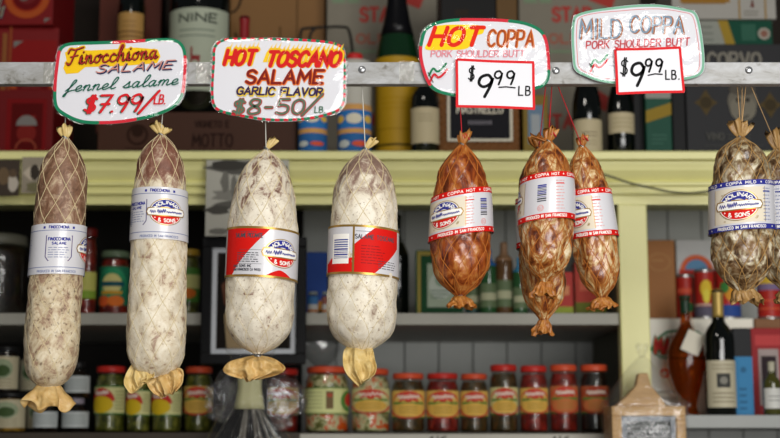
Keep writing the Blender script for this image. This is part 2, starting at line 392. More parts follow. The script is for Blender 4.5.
# ------------------------------------------------------------------ salami skins
fin_a = mottled('fennel_skin', [(.32, '#553826'), (.50, '#7d5b45'), (.60, '#9f836b'), (.70, '#c4b292'), (.82, '#d6c9ae')], 60, (1, 1, .75), .5, .5, fade=(-.10, -.30, .22), dark=('#5d4632', 190, .57, .7))
fin_b = mottled('fennel_skin_pale', [(.32, '#5a3527'), (.50, '#7d5343'), (.58, '#a08570'), (.66, '#cfc1a6'), (.82, '#e2d9c5')], 52, (1, 1, .75), .5, .5, fade=(-.05, -.12, .22), dark=('#7b5c40', 180, .60, .5))
tos_a = mottled('toscano_skin', [(.34, '#54382c'), (.42, '#86695a'), (.475, '#c9bda9'), (.60, '#dfd6c3'), (.8, '#ece5d6')], 44, (1, 1, .75), .5, .5, fade=(-.05, -.15, .09), dark=('#73563c', 260, .60, .6))
tos_b = mottled('toscano_skin_dark_top', [(.34, '#6b5146'), (.50, '#8d7466'), (.57, '#b5a592'), (.66, '#dad0bb'), (.84, '#e9e2d2')], 46, (1, 1, .75), .5, .5, fade=(-.035, -.11, .22), dark=('#73563c', 250, .60, .65))
cop_hot = mottled('hot_coppa_skin', [(.34, '#3d1205'), (.43, '#75300c'), (.51, '#9c4e1b'), (.60, '#b8783a'), (.70, '#d6b078')], 30, (1.5, 1.5, .55), .28, .8, coat=.5, spec=.5, distort=1.0)
cop_hot2 = mottled('coppa_skin_fatty', [(.36, '#45190a'), (.44, '#7f3f17'), (.50, '#a5692f'), (.56, '#c9a874'), (.67, '#e6d8b8')], 34, (1.3, 1.3, .75), .28, .8, coat=.5, spec=.5, distort=1.0)
cop_mild = mottled('mild_coppa_skin', [(.36, '#2b1c10'), (.44, '#66492a'), (.50, '#8f7d60'), (.56, '#b5a888'), (.66, '#e2dac4')], 36, (1.2, 1.2, .9), .3, .8, coat=.45, spec=.5, dark=('#8a6335', 24, .52, .5), distort=1.4)
net_pale = mat('net_pale', '#c6b68f', .7, .1, 50); net_orange = mat('net_orange', '#b06a2c', .6, .15, 40); net_tan = mat('net_tan', '#a88450', .65, .15, 40)
def translucent(m, amt):
    nt = m.node_tree; b = nt.nodes['Principled BSDF']; o = [n for n in nt.nodes if n.type == 'OUTPUT_MATERIAL'][0]
    t = nt.nodes.new('ShaderNodeBsdfTranslucent'); mx = nt.nodes.new('ShaderNodeMixShader'); mx.inputs[0].default_value = amt
    nt.links.new(b.inputs['Base Color'].links[0].from_socket, t.inputs[0])
    nt.links.new(b.outputs[0], mx.inputs[1]); nt.links.new(t.outputs[0], mx.inputs[2]); nt.links.new(mx.outputs[0], o.inputs[0]); return m
skin_pale = mottled('casing_skin_pale', [(.3, '#cdab62'), (.5, '#e6ca84'), (.7, '#f0dca6')], 40, (1, 1, 1), .45, .3, coat=.15)
skin_tan = mottled('casing_skin_tan', [(.3, '#bd9452'), (.5, '#dcb672'), (.7, '#ead096')], 40, (1, 1, 1), .45, .3, coat=.15)
skin_or = mottled('casing_skin_orange', [(.3, '#8d4a18'), (.5, '#b9742f'), (.7, '#d89f57')], 60, (1.5, 1.5, .4), .4, .5, coat=.2)
skin_br = mottled('casing_skin_brown', [(.3, '#7d5a2c'), (.5, '#b08850'), (.7, '#d2b27c')], 60, (1.5, 1.5, .4), .45, .5, coat=.15)
for q_ in (skin_pale, skin_tan, skin_or, skin_br): translucent(q_, .25)
clip_metal = mat('clip_metal', '#a9abad', .3, .1, 30, metal=.9)
PAPER = mat('label_paper', '#cfced2', .38, .03, 20, .5, 0, 0, .35)
LB = [PAPER, flat('#31358a'), flat('#d01c17'), mat('gold_foil', '#a88544', .32, .1, 40, metal=.55), flat('#f2efe8'), flat('#7880a3'), flat('#dcd2bd'), flat('#47474f'), flat('#d79896')]
iPAP, iBLU, iRED, iGOLD, iWHT, iGB, iCREAM, iBLK, iPINK = range(9)

def logo(m, cx, cy, w, h, mp):
    """oval maker's badge: blue arch, cream name band, red bowl, gold line round it"""
    a, b = w / 2, h / 2
    L = lambda o: (lambda x, y: mp(x, y, o))
    m.ellipse(cx, cy, a, b, L(1), iGOLD)
    m.ellipse(cx, cy, a * .95, b * .94, L(2), iWHT)
    m.ellipse(cx, cy + .02 * h, a * .88, b * .86, L(3), iBLU, .42, PI * .02, PI * .98)
    m.ellipse(cx, cy - .02 * h, a * .88, b * .86, L(3), iRED, .0, -PI * .94, -PI * .06)
    # name band
    def band(ww, hh, o, mi):
        pts = [(cx - ww * .5, cy), (cx - ww * .46, cy + hh * .42), (cx - ww * .25, cy + hh * .52), (cx, cy + hh * .56), (cx + ww * .3, cy + hh * .45), (cx + ww * .47, cy + hh * .38), (cx + ww * .52, cy),
               (cx + ww * .47, cy - hh * .4), (cx + ww * .2, cy - hh * .45), (cx - ww * .2, cy - hh * .45), (cx - ww * .46, cy - hh * .4)]
        def fn(u, v):
            i = u * 5; lo = [pts[0], pts[10], pts[9], pts[8], pts[7], pts[6]]; hi = [pts[0], pts[1], pts[2], pts[4], pts[5], pts[6]]
            j = min(int(i), 4); t = i - j
            A = [lo[j][q] + (lo[j + 1][q] - lo[j][q]) * t for q in (0, 1)]; B = [hi[j][q] + (hi[j + 1][q] - hi[j][q]) * t for q in (0, 1)]
            return mp(A[0] + (B[0] - A[0]) * v, A[1] + (B[1] - A[1]) * v, o)
        m.grid(fn, 20, 3, mi)
    band(w * 1.16, h * .36, 4, iGOLD); band(w * 1.1, h * .28, 5, iWHT)
    m.ribbon(squiggle(cx - w * .46, cx - w * .30, cy - h * .06, h * .13, 3), h * .026, L(6), iBLU, False)
    m.ribbon(squiggle(cx - w * .26, cx - w * .02, cy - h * .07, h * .17, 5), h * .028, L(6), iBLU, False)
    m.ribbon(squiggle(cx + w * .0, cx + w * .48, cy - h * .04, h * .07, 10), h * .026, L(6), iBLU, False)
    # words on the arch and in the bowl
    for st in layout('MOLINARI', PI * .88, PI * .12, 0, 1, 0, .16, up=1):
        m.ribbon([(cx + a * (.54 + .24 * y) * math.cos(t), cy + .02 * h + b * (.54 + .24 * y) * math.sin(t)) for t, y in st], h * .03, L(6), iWHT, False)
    for st in layout('& SONS', cx - w * .23, cx + w * .25, cy - h * .38, h * .12, 0, .18, up=1):
        m.ribbon([(x, y + ((x - cx) / w) ** 2 * h * .5) for x, y in st], h * .03, L(6), iWHT, False)
    for s_ in (-1, 1): m.ellipse(cx + s_ * w * .32, cy - h * .22, h * .025, h * .025, L(6), iWHT, n=8, rings=1)

def text_lines(m, x0, x1, y0, y1, n, mp, mi, th=.8, seed=0):
    """rows of print too small to read"""
    rr = random.Random(seed)
    for i in range(n):
        y = y0 + (y1 - y0) * (i / max(1, n - 1)); x = x0; e = x1 - rr.random() * .25 * (x1 - x0)
        while x < e:
            l = min(2 + rr.random() * 4, e - x)
            if l > .6: m.grid(lambda u, v: mp(x + l * u, y + (v - .5) * th, 1), 3, 1, mi)
            x += l + 1.0
def strip(m, y0, y1, mp, mi, o=1, x0=None, x1=None, n=72, circ=None):
    a = -circ / 2 if x0 is None else x0; b = circ / 2 if x1 is None else x1
    f0 = y0 if callable(y0) else (lambda x: y0); f1 = y1 if callable(y1) else (lambda x: y1)
    m.grid(lambda u, v: mp(a + (b - a) * u, f0(a + (b - a) * u) + (f1(a + (b - a) * u) - f0(a + (b - a) * u)) * v, o), n, 3, mi)

def salami(kind, label, top, bot, prof, skin, net, netn, hd, Y=YR, group=None, lump=.0012, quilt=.0, seed=1, lab=None, string_top=None, string_mat=None, strands=1,
           tail=None, flap=None, skin_m=None, net_r=.00065, bend=0.0, netdep=0.0):
    A, B = P(*top, Y), P(*bot, Y); k = K((top[1] + bot[1]) / 2, Y); Ln = (A - B).length
    rot = Vector((0, 0, 1)).rotation_difference((A - B).normalized())
    root = empty(kind, A, label, 'salami' if 'salami' in kind else 'coppa', group); root.rotation_mode = 'QUATERNION'; root.rotation_quaternion = rot
    inv = (Matrix.Translation(A) @ rot.to_matrix().to_4x4()).inverted()
    ppl = (bot[1] - top[1])
    tab = [(-(py - top[1]) / ppl * Ln, w * k / 2) for py, w in prof][::-1]
    # smooth profile
    zs = [t[0] for t in tab]
    fine = catmull(tab, 8)
    def rs(z): return max(.0015, interp(fine, z))
    rate = 1 / (netn * hd * k)
    def nphi(kk, d, z): return 2 * PI * (kk / netn + d * rate * z) + .10 * noise.noise((z * 22, kk * 3.1 + d, seed))
    def rad(phi, z):
        r = rs(z); c, s_ = math.cos(phi), math.sin(phi)
        r += lump * (r / .04) * (noise.noise((c * 1.6 + seed, s_ * 1.6, z * 22)) * 1.4 + .7 * noise.noise((c * 4, s_ * 4 + seed, z * 60)) + .3 * noise.noise((c * 9, s_ * 9 + seed, z * 140)))
        if quilt:
            u1 = (phi / (2 * PI) - rate * z) * netn; u2 = (phi / (2 * PI) + rate * z) * netn
            r += quilt * (r / .04) * (abs(math.sin(PI * u1) * math.sin(PI * u2)) ** .6 - .5)
        return r
    off = lambda z: Vector((bend * math.sin(PI * min(1, max(0, -z / Ln))), 0, 0))
    def pt(phi, z, o=0.0):
        r = rad(phi, z) + o; return Vector((r * math.sin(phi), -r * math.cos(phi), z)) + off(z)
    z0, z1 = tab[0][0], tab[-1][0]
    pc = math.atan2(-A.x, A.y)
    m = MB(); m.grid(lambda u, v: pt(2 * PI * u, z0 + (z1 - z0) * v), 88, 120, 0, True)
    n0 = len(m.v); m.face(range(88)); m.face(range(n0 - 88, n0))
    m.build('casing', skin, root, True)
    m = MB()
    for kk in range(netn):
        for d in (1, -1):
            N = 64
            zz = [z0 + (z1 - z0) * (i / N) for i in range(N + 1)]
            m.tube([pt(nphi(kk, d, z), z, net_r * .35 - netdep * (.4 + 1.6 * min(1, -z / Ln / .55))) for z in zz], net_r, 5)
    m.build('netting', net, root, True)
    # paper label
    if lab:
        zc_ = -(lab['y'] - top[1]) / ppl * Ln; zh = lab['h'] * k / 2
        R = max(rs(zc_ - zh), rs(zc_), rs(zc_ + zh))
        Ro = R + lump * 1.0 + .0008 + lab.get('gap', 0)
        til = lab.get('tilt', 0); tp = lab.get('tp', 0)
        Rp = Ro / k
        def mp(x, y, o=0):
            phi = pc + x / Rp; z = zc_ + y * k + til * k * math.sin(phi - pc - tp)
            taper = (rs(z) - R) * .8
            r = Ro + taper + o * .00014
            return Vector((r * math.sin(phi), -r * math.cos(phi), z)) + off(z)
        m = MB(); circ = 2 * PI * Rp
        strip(m, -lab['h'] / 2, lab['h'] / 2, mp, iPAP, 0, circ=circ)
        pl_ = m.build('paper_label', LB, root, True)
        g = MB(); lab['draw'](g, lambda x, y, o=1: mp(x, y, o), lab['h'] / 2, circ, lambda dx: Rp * math.asin(max(-1, min(1, dx / Rp))))
        g.build('label_print', LB, pl_, True)
    # clip and gathered end on top
    m = MB()
    ring = [(.0042 * math.cos(t * PI / 8), .0042 * math.sin(t * PI / 8), .0005) for t in range(17)]
    m.tube(ring, .0015, 6); m.tube([(.003, -.004, -.003), (.001, -.0055, .0015), (-.004, -.0045, .004)], .0013, 6)
    m.build('tie_clip', clip_metal, root, True)
    if tail:
        for (dx, h, w, ln) in tail:
            m = MB(); rr = random.Random(seed + int(dx * 10))
            ph = rr.random() * 6
            def fn(u, v):
                a = 2 * PI * u; r = (.0028 + (w * k / 2 - .0028) * (v ** .7) * (1 - .35 * v * v)) * (1 + .28 * math.sin(5 * a + ph) * v + .16 * math.sin(9 * a + 2 * ph) * v)
                return (r * math.sin(a) + dx * k * v, -r * .75 * math.cos(a), .0006 + h * k * v * (1 + .16 * math.sin(3 * a + ph) + .1 * math.sin(7 * a)) + ln * k * math.sin(a) * v)
            m.grid(fn, 48, 9, 0, True); n0 = len(m.v); m.face(range(n0 - 48, n0))
            m.build('casing_tail', skin_m, root, True)
    if flap: flap(root, k, Ln, seed)
    # string up to the rail
    if string_top:
        m = MB(); sr = .0008
        for i, (sx0, sy0) in enumerate(string_top):
            e = inv @ P(sx0, sy0 - .5, 2.208)
            s0 = Vector((.001 * (i - .5), -.0035, .003))
            mid = (e + s0) / 2
            m.tube([s0, s0 + (e - s0) * .1, mid + Vector((0, 0, 0)), e], sr, 6)
        if string_mat is RED_STRING:
            m.tube([(.004, -.006, .012), (.0, -.007, .016), (.004, -.005, .019), (.008, -.006, .014), (.011, -.006, .009)], .0011, 6)
        m.build('string', string_mat, root, True)
    return root
RED_STRING = mat('red_string', '#b3202a', .6); WHITE_STRING = mat('white_string', '#c9c7bd', .6); TAN_STRING = mat('tan_string', '#a98a62', .7)

# ---- gathered skin at the lower ends
def skirt(w, h, mt, tilt=0.0, pleats=5, x=0.0, open_=.9, y=0.0, name='casing_flap', amp=.3, arc=2 * PI, a0=0.0, solid=.0007):
    def f(root, k, Ln, seed):
        m = MB(); rr = random.Random(seed * 3 + int(w)); p1, p2 = rr.random() * 6, rr.random() * 6
        def fn(u, v):
            a = a0 + arc * (u - .5); q = v ** open_
            r = .003 + (w / 2 * k) * q * (1 + amp * .5 * math.sin(pleats * a + p1) * v)
            z = -h * k * (v ** 1.15) * (1 + amp * .45 * math.sin(pleats * a + p2) + amp * .35 * math.sin(2 * a + p1)) + amp * .004 * math.sin(pleats * 2 * a + p1) * v
            n = noise.noise((a * 2.2, v * 3, seed)) * .008 * v + .004 * v * (abs(math.sin(a * pleats * .9 + p2)) - .5) + .003 * v * noise.noise((a * 6, v * 6, seed))
            return (x * k * v + (r + n) * math.sin(a) + tilt * k * v, -(r * .62 + n) * math.cos(a), -Ln + y * k + z)
        m.grid(fn, 72, 14, 0, arc > 6.2)
        m.build(name, mt, root, True, solid=solid)
        m = MB(); m.tube([(.0052 * math.cos(t * PI / 8), .0045 * math.sin(t * PI / 8), -Ln + y * k - .001) for t in range(17)], .0013, 6); m.build('lower_tie', clip_metal, root, True)
    return f
def many(*fs):
    def f(*a):
        for q in fs: q(*a)
    return f
def sheet(pts_l, pts_r, mt, y=0.0, depth=-.02, curl=.008):
    """a hanging flap of dried skin between two drawn edges (pixels from the tie), curled forward"""
    def f(root, k, Ln, seed):
        m = MB(); L_, R_ = catmull(pts_l, 6), catmull(pts_r, 6)
        def at(c, v):
            i = v * (len(c) - 1); j = min(int(i), len(c) - 2); t = i - j
            return [c[j][q] + (c[j + 1][q] - c[j][q]) * t for q in (0, 1)]
        for side in (0, 1):
            def fn(u, v):
                a, b = at(L_, v), at(R_, v)
                xx = a[0] + (b[0] - a[0]) * u; yy = a[1] + (b[1] - a[1]) * u
                yy += 5 * v ** 4 * noise.noise((u * 5 + seed, side * 4.0, 1))
                g_ = min(1, v * 2.5)
                pl = (abs(math.sin((u * 2.6 + .3 * noise.noise((u * 3, v * 2, seed)) + side * .4) * PI)) - .5) * .016
                bulge = math.sin(PI * u) * curl * (.7 if side == 0 else -.8)
                wr = .006 * noise.noise((xx * .13, yy * .10, seed + side * 3)) + .003 * noise.noise((xx * .35, yy * .3, seed + side))
                return (xx * k, (depth * min(1, v * 1.6) - bulge + pl * v + wr) * g_, -Ln + y * k - yy * k)
            m.grid(fn, 40, 28)
        m.build('casing_flap', mt, root, True, solid=.0006)
        m = MB(); m.tube([(.0052 * math.cos(t * PI / 8), .0045 * math.sin(t * PI / 8), -Ln + y * k - .001) for t in range(17)], .0013, 6); m.build('lower_tie', clip_metal, root, True)
    return f

# ---- label prints
def pr_fennel(dx_box, dx_logo, lines=True):
    def d(m, mp, H, C, sx):
        for y in (H - 2.2, -H + 2.2):
            strip(m, y - .35 + (-4.5 if y > 0 else 4.5), y + .35 + (-4.5 if y > 0 else 4.5), mp, iGB, 1, circ=C)
        for off_ in (0, C / 3, -C / 3):
            for st in layout('FINOCCHIONA', off_ - 10, off_ + 10, H - 5, 2.8, 0, .2, up=1): m.ribbon(st, .7, mp, iBLU, False)
            for q in (-15, 15): strip(m, H - 5, H - 2.6, mp, iBLU, 1, off_ + q - 1.2, off_ + q + 1.2, 2)
            for st in layout('PRODUCED IN SAN FRANCISCO', off_ - 20, off_ + 20, -H + 1.6, 2.2, 0, .3, up=1): m.ribbon(st, .5, mp, iGB, False)
        bx = sx(dx_box); a, b, c, dd = bx - 13, bx + 13, -12, 13
        for wq, mi in ((.9, iGOLD), (.6, iBLU)):
            m.ribbon([(a, dd), (b, dd), (b, c + 4), (b - 3, c), (a + 3, c), (a, c + 4), (a, dd)], wq, lambda x, y: mp(x, y, 2 if mi == iGOLD else 3), mi, False)
        for st in layout('FINOCCHIONA', a + 2, b - 2, 8, 3, 0, .2, up=1): m.ribbon(st, .8, mp, iBLU, False)
        for st in layout('SALAME', a + 6, b - 6, 4, 2.4, 0, .25, up=1): m.ribbon(st, .7, mp, iBLU, False)
        text_lines(m, a + 2.5, b - 2.5, 1, -8.5, 5, mp, iGB, .7, 3)
        logo(m, sx(dx_logo), 1, 36, 27, mp)
        text_lines(m, sx(-24) - 14, sx(-24) - 4, 10, -10, 9, mp, iGB, .8, 5)
    return d
def pr_diag_a(m, mp, H, C, sx):
    for y in (H - 1.2, -H + 1.2): strip(m, y - 1.1, y + 1.1, mp, iGOLD, 2, circ=C)
    Hi = H - 2.3
    # red field with a rising diagonal edge
    a, b = sx(-34.5), sx(7)
    cut = sx(-28)
    strip(m, lambda x: -Hi + (0 if x < cut else 2 * Hi * ((x - cut) / (b - cut)) ** .9), Hi, mp, iRED, 1, a, b, 40)
    strip(m, lambda x: -Hi, lambda x: -Hi + max(0.01, 6 * (1 - abs((x - sx(18)) / 14) ** 1.5)) if abs(x - sx(18)) < 14 else -Hi + .01, mp, iRED, 1, sx(5), sx(34), 40)
    logo(m, sx(20), 0, 38, 29, mp)
    for st in layout('SALAME PICCANTE', sx(-26), sx(0), Hi - 9, 4.2, 0, .18, up=1): m.ribbon(st, .8, lambda x, y: mp(x, y, 2), iBLK, False)
    strip(m, Hi - 3.4, Hi - 3.0, mp, iBLK, 2, sx(-22), sx(-6), 10)
    strip(m, 1.5, 1.8, mp, iBLK, 2, sx(-22), sx(0), 10)
    text_lines(m, sx(-24), sx(-1), -1.5, -10, 5, lambda x, y, o=1: mp(x, y, 2), iBLK, .8, 8)
    strip(m, -12.3, -12, mp, iBLK, 2, sx(-24), sx(0), 10)
    for i, t in enumerate(('AND SONS INC', 'SAN FRANCISCO CA 94133')):
        for st in layout(t, sx(-27), sx(-10 + 9 * i), -15.5 - 3.6 * i, 2.3, 0, .25, up=1): m.ribbon(st, .6, lambda x, y: mp(x, y, 2), iBLK, False)
def pr_diag_b(m, mp, H, C, sx):
    for y in (H - 1.2, -H + 1.2): strip(m, y - 1.1, y + 1.1, mp, iGOLD, 2, circ=C)
    Hi = H - 2.3; e = sx(-9.5)
    strip(m, -Hi, lambda x: -Hi + 9 + 5 * min(1, max(0, (x - sx(-34)) / 8)), mp, iRED, 1, sx(-34.9), e, 24)
    strip(m, -Hi + 8, Hi - 7, mp, iWHT, 2, sx(-30), sx(-14), 12)
    for i, (x, w) in enumerate(((0, 1.2), (2, .6), (3.4, 1.4), (5.6, .6), (7, .9), (9, 1.5), (11.4, .6), (13, 1.2))):
        pass
    rr = random.Random(4); y = -9.0                      # bar code, bars lying across
    while y < 9:
        w = .5 + rr.random() * 1.1; strip(m, y, y + w, mp, iGB if rr.random() < .35 else iBLU, 3, sx(-28.5), sx(-15), 8); y += w + .5 + rr.random() * .7
    strip(m, -H, H, mp, iGOLD, 3, e - 1.0, e + 1.0, 3)
    # red field leaning the other way
    s0, s1 = e + 1, sx(33.5)
    up_ = lambda x: min(Hi, -Hi + 2 * Hi * (.62 + .38 * min(1, (x - s0) / (sx(11) - s0))))
    dn_ = lambda x: -Hi if x < sx(12) else -Hi + 2 * Hi * .62 * min(1, (x - sx(12)) / (s1 - sx(12)))
    strip(m, dn_, up_, mp, iRED, 1, s0, s1, 60)
    for st in layout('SALAME TOSCANO', sx(-8), sx(30), Hi - 11.5, 4.2, 0, .2, up=1): m.ribbon(st, .8, lambda x, y: mp(x, y, 2), iBLK, False)
    strip(m, Hi - 4.2, Hi - 3.8, mp, iBLK, 2, s0 + 1, sx(8), 10)
    text_lines(m, sx(-2), sx(22), 4, -13, 7, lambda x, y, o=1: mp(x, y, 2), flat_i('#8d1c1f'), .7, 2)
    text_lines(m, sx(15), sx(33), -10, -17, 4, lambda x, y, o=1: mp(x, y, 2), iBLK, .7, 6)
def flat_i(c):
    mt = flat(c)
    if mt not in LB: LB.append(mt)
    return LB.index(mt)
flat_i('#8d1c1f')
def pr_coppa(dx_logo, word, band=iRED, dx_bar=None, dx_txt=None, lw=34, lh=34, bh=6.0, bars_along=True):
    def d(m, mp, H, C, sx):
        for y, t in ((H - bh / 2, word), (-H + bh / 2, 'PRODUCED IN SAN FRANCISCO')):
            strip(m, y - bh / 2, y + bh / 2, mp, band, 1, circ=C)
            n = 5 if t == word else 3
            for i in range(n):
                c0 = (i - n / 2 + .5) * C / n
                for st in layout(t, c0 - C / n * .36, c0 + C / n * .36, y - 1.4, 2.8, 0, .26, up=1): m.ribbon(st, .6, lambda x, y_: mp(x, y_, 2), iWHT, False)
                m.poly([(c0 + C / n * .5 + 1.2 * math.cos(PI / 2 + q * PI * .2) * (1 if q % 2 == 0 else .45), y + 1.2 * math.sin(PI / 2 + q * PI * .2) * (1 if q % 2 == 0 else .45)) for q in range(10)], lambda x, y_: mp(x, y_, 2), iWHT)
        cx = sx(dx_logo)
        strip(m, -H + bh + 2, H - bh - 2, mp, iCREAM, 1, cx - lw * .62, cx + lw * .66, 20)
        for e in (-.62, .66): strip(m, -H + bh + 2, H - bh - 2, mp, iGOLD, 2, cx + lw * e - .3, cx + lw * e + .3, 2)
        rr = random.Random(9)
        for q in range(26):                                # faint engraving behind the badge
            ex, ey = cx + (rr.random() - .5) * lw * 1.1, (rr.random() - .5) * 2 * (H - bh - 4)
            m.ellipse(ex, ey, 1.1, .8, lambda x, y: mp(x, y, 2), iGOLD, .6, n=8, rings=1)
        logo(m, cx, 0, lw, lh, lambda x, y, o=1: mp(x, y, o + 2))
        if dx_txt is not None:
            t0 = sx(dx_txt)
            text_lines(m, t0, t0 + 10, H - bh - 4, -H + bh + 4, 10, lambda x, y, o=1: mp(x, y, 2), iPINK if band == iRED else iGB, .8, 4)
            strip(m, H - bh - 7.2, H - bh - 6.2, mp, band, 3, t0, t0 + 9, 4)
        if dx_bar is not None:
            b0 = sx(dx_bar); rr = random.Random(5); y = -6.0
            while y < 11:
                w = .5 + rr.random() * 1.0; strip(m, y, y + w, mp, iBLU if rr.random() < .6 else iBLK, 2, b0 - 4.5, b0 + 4.5, 6); y += w + .45 + rr.random() * .6
            m.ellipse(b0 - 1, -12.5, 3.2, 3.2, lambda x, y: mp(x, y, 2), iPINK, .8, n=20, rings=1)
            text_lines(m, b0 - 3, b0 + 1.5, -11.4, -13.6, 3, lambda x, y, o=1: mp(x, y, 2), iPINK, .6, 4)
    return d

g_fen, g_tos, g_cop, g_mild = 'fennel salami under the first sign', 'hot toscano salami', 'hot coppa sausages', 'mild coppa sausages'
salami('hanging_salami', 'long brown-topped salami with boxed panel on its pale grey label, beside the red boxes', (65.5, 139), (48.5, 387),
       [(137, 5), (139, 7), (145, 18), (155, 33), (170, 44), (190, 49), (230, 51), (300, 53), (345, 53.5), (364, 51), (376, 43), (384, 28), (388, 10)], fin_a, net_pale, 8, 35, group=g_fen, lump=.0017, netdep=.00025, seed=2,
       lab=dict(y=253.5, h=50, tilt=1.5, draw=pr_fennel(1, 27.6)), string_top=[(66.5, 82)], string_mat=WHITE_STRING, tail=[(-2, 12, 18, 1.5)], skin_m=skin_pale,
       flap=many(skirt(43, 25, skin_tan, 0, 5, open_=.62, y=6, amp=.30)))
salami('hanging_salami', 'long netted salami with bare brown top and pale label turned to show an oval badge', (161.5, 136), (155.5, 377),
       [(134, 5), (136, 8), (142, 21), (152, 36), (165, 45), (182, 50), (205, 53), (250, 55.5), (320, 57.5), (343, 57), (359, 52), (369, 42), (375, 26), (378, 10)], fin_b, net_pale, 8, 38, group=g_fen, lump=.0018, netdep=.0002, seed=5,
       lab=dict(y=218.5, h=52, tilt=-.5, draw=pr_fennel(-23, 7)), string_top=[(165.5, 82)], string_mat=WHITE_STRING, tail=[(-6, 12, 15, 1), (6, 7, 11, 0)], skin_m=skin_pale,
       flap=many(sheet([(-6, 2), (-17, -11), (-27, 4), (-28, 14), (-22, 24), (-17, 23), (-12, 16)], [(-3, 2), (-9, -8), (-4, -3), (1, 3), (0, 9), (-5, 9), (-11, 12)], skin_pale, 8, -.024, .007),
                 sheet([(-2, 0), (-8, 6), (-6, 13), (0, 20), (6, 23)], [(4, 0), (20, -5), (28, -2), (28, 10), (22, 19)], skin_tan, 4, -.016, .006)))
salami('hanging_salami', 'white mould-covered salami with red diagonal label and oval badge, fan-shaped skin at its end', (266.5, 150), (258, 353.5),
       [(149, 5), (151, 7), (157, 22), (166, 39), (178, 51), (192, 60), (210, 66), (235, 69), (300, 69), (325, 65), (338, 54), (347, 36), (352, 16), (354, 8)], tos_a, net_pale, 10, 34, group=g_tos, lump=.0017, netdep=.0003, seed=9,
       lab=dict(y=257.5, h=50, tilt=-1, draw=pr_diag_a), string_top=[(264.5, 82)], string_mat=WHITE_STRING, tail=[(7, 11, 10, 0)], skin_m=skin_pale,
       flap=sheet([(-4, 0), (-16, 3), (-27, 7), (-33, 15), (-28, 20), (-14, 24)], [(4, 0), (14, 2), (22, 6), (28, 12), (22, 18), (2, 24)], skin_tan, -2, -.012, .013))
salami('hanging_salami', 'white salami with red diagonal label showing a bar code, curled skin tag below', (365.5, 150), (361, 352),
       [(149, 5), (151, 7), (157, 22), (166, 40), (176, 51), (190, 61), (210, 66), (235, 68), (300, 69), (322, 67), (336, 56), (345, 36), (351, 16), (353, 8)], tos_b, net_pale, 10, 34, group=g_tos, lump=.0017, netdep=.0003, seed=13,
       lab=dict(y=255.5, h=49, tilt=-1.5, draw=pr_diag_b), string_top=[(362, 82)], string_mat=WHITE_STRING, tail=[(8, 11, 11, 0)], skin_m=skin_pale,
       flap=sheet([(-3, -4), (-12, 2), (-17, 8), (-17, 20), (-14, 30), (-7, 38), (-1, 43)], [(3, -4), (8, -2), (12, 6), (14, 16), (16, 24), (13, 32), (4, 36)], skin_pale, 8, -.03, .010))
salami('hanging_coppa', 'plump dark orange coppa with red-edged label, hanging alone on a red string', (462.5, 146), (460, 296),
       [(144, 5), (146, 8), (152, 19), (162, 35), (175, 46), (192, 53), (212, 57), (240, 60), (258, 59), (272, 53), (284, 38), (291, 21), (296, 9)], cop_hot, net_orange, 10, 30, group=g_cop, lump=.0026, quilt=.0022, seed=17,
       lab=dict(y=216.5, h=45, tilt=6, tp=.1, gap=.001, draw=pr_coppa(-18, 'COPPA HOT', iRED, 23, 4, 36, 28, 5.5)), string_top=[(459, 84)], string_mat=RED_STRING, tail=[(2, 13, 17, 2.5)], skin_m=skin_or,
       flap=skirt(24, 12, skin_or, 2, 7, open_=.7, y=1, amp=.25))
salami('hanging_coppa', 'lower coppa half hidden behind the bar-coded one, its label edge peeking out', (539, 150), (544, 319),
       [(148, 5), (150, 8), (158, 20), (172, 36), (190, 43), (215, 45), (250, 45), (280, 44), (298, 39), (309, 27), (316, 14), (320, 8)], cop_hot2, net_orange, 9, 30, Y=2.295, group=g_cop, lump=.003, quilt=.002, seed=21,
       lab=dict(y=225, h=50, gap=.001, draw=pr_coppa(20, 'COPPA HOT', iRED, None, None, 30, 27, 5.5)), string_top=[(546, 84)], string_mat=RED_STRING, tail=[(-4, 14, 17, 1)], skin_m=skin_or,
       flap=skirt(15, 16, skin_or, -2, 6, open_=.55, y=1, amp=.22))
salami('hanging_coppa', 'cream and orange coppa with bar code label on a red string, in front of another', (548.5, 143), (545, 281),
       [(141, 5), (143, 9), (150, 22), (160, 36), (175, 45), (195, 50), (225, 51), (250, 50), (262, 45), (272, 32), (278, 17), (282, 8)], cop_hot2, net_orange, 9, 28, Y=2.19, group=g_cop, lump=.003, quilt=.002, seed=25,
       lab=dict(y=201.5, h=47, tilt=4, tp=-.3, gap=.0012, draw=pr_coppa(-70, 'COPPA HOT', iRED, -5, 9, 30, 27, 5.5)), string_top=[(552, 84)], string_mat=RED_STRING, tail=[(2, 14, 18, 1), (-13, 5, 15, 0)], skin_m=skin_or,
       flap=skirt(20, 17, skin_or, -2, 7, open_=.5, y=1, amp=.22))
salami('hanging_coppa', 'slanting coppa with half a badge on its label, hanging next to the yellow post', (582, 148), (602, 297),
       [(146, 5), (148, 8), (155, 18), (165, 30), (180, 38), (205, 42), (240, 44), (262, 43), (278, 37), (288, 26), (294, 14), (298, 8)], cop_hot2, net_orange, 9, 30, Y=2.245, group=g_cop, lump=.0026, quilt=.002, seed=29,
       lab=dict(y=216, h=48, tilt=-.5, gap=.001, draw=pr_coppa(-15, 'COPPA HOT', iRED, None, 2, 28, 28, 5.5)), string_top=[(557, 84)], string_mat=RED_STRING, tail=[(1, 11, 14, 2)], skin_m=skin_or,
       flap=skirt(22, 12, skin_or, -2, 8, open_=.6, y=1, amp=.25))
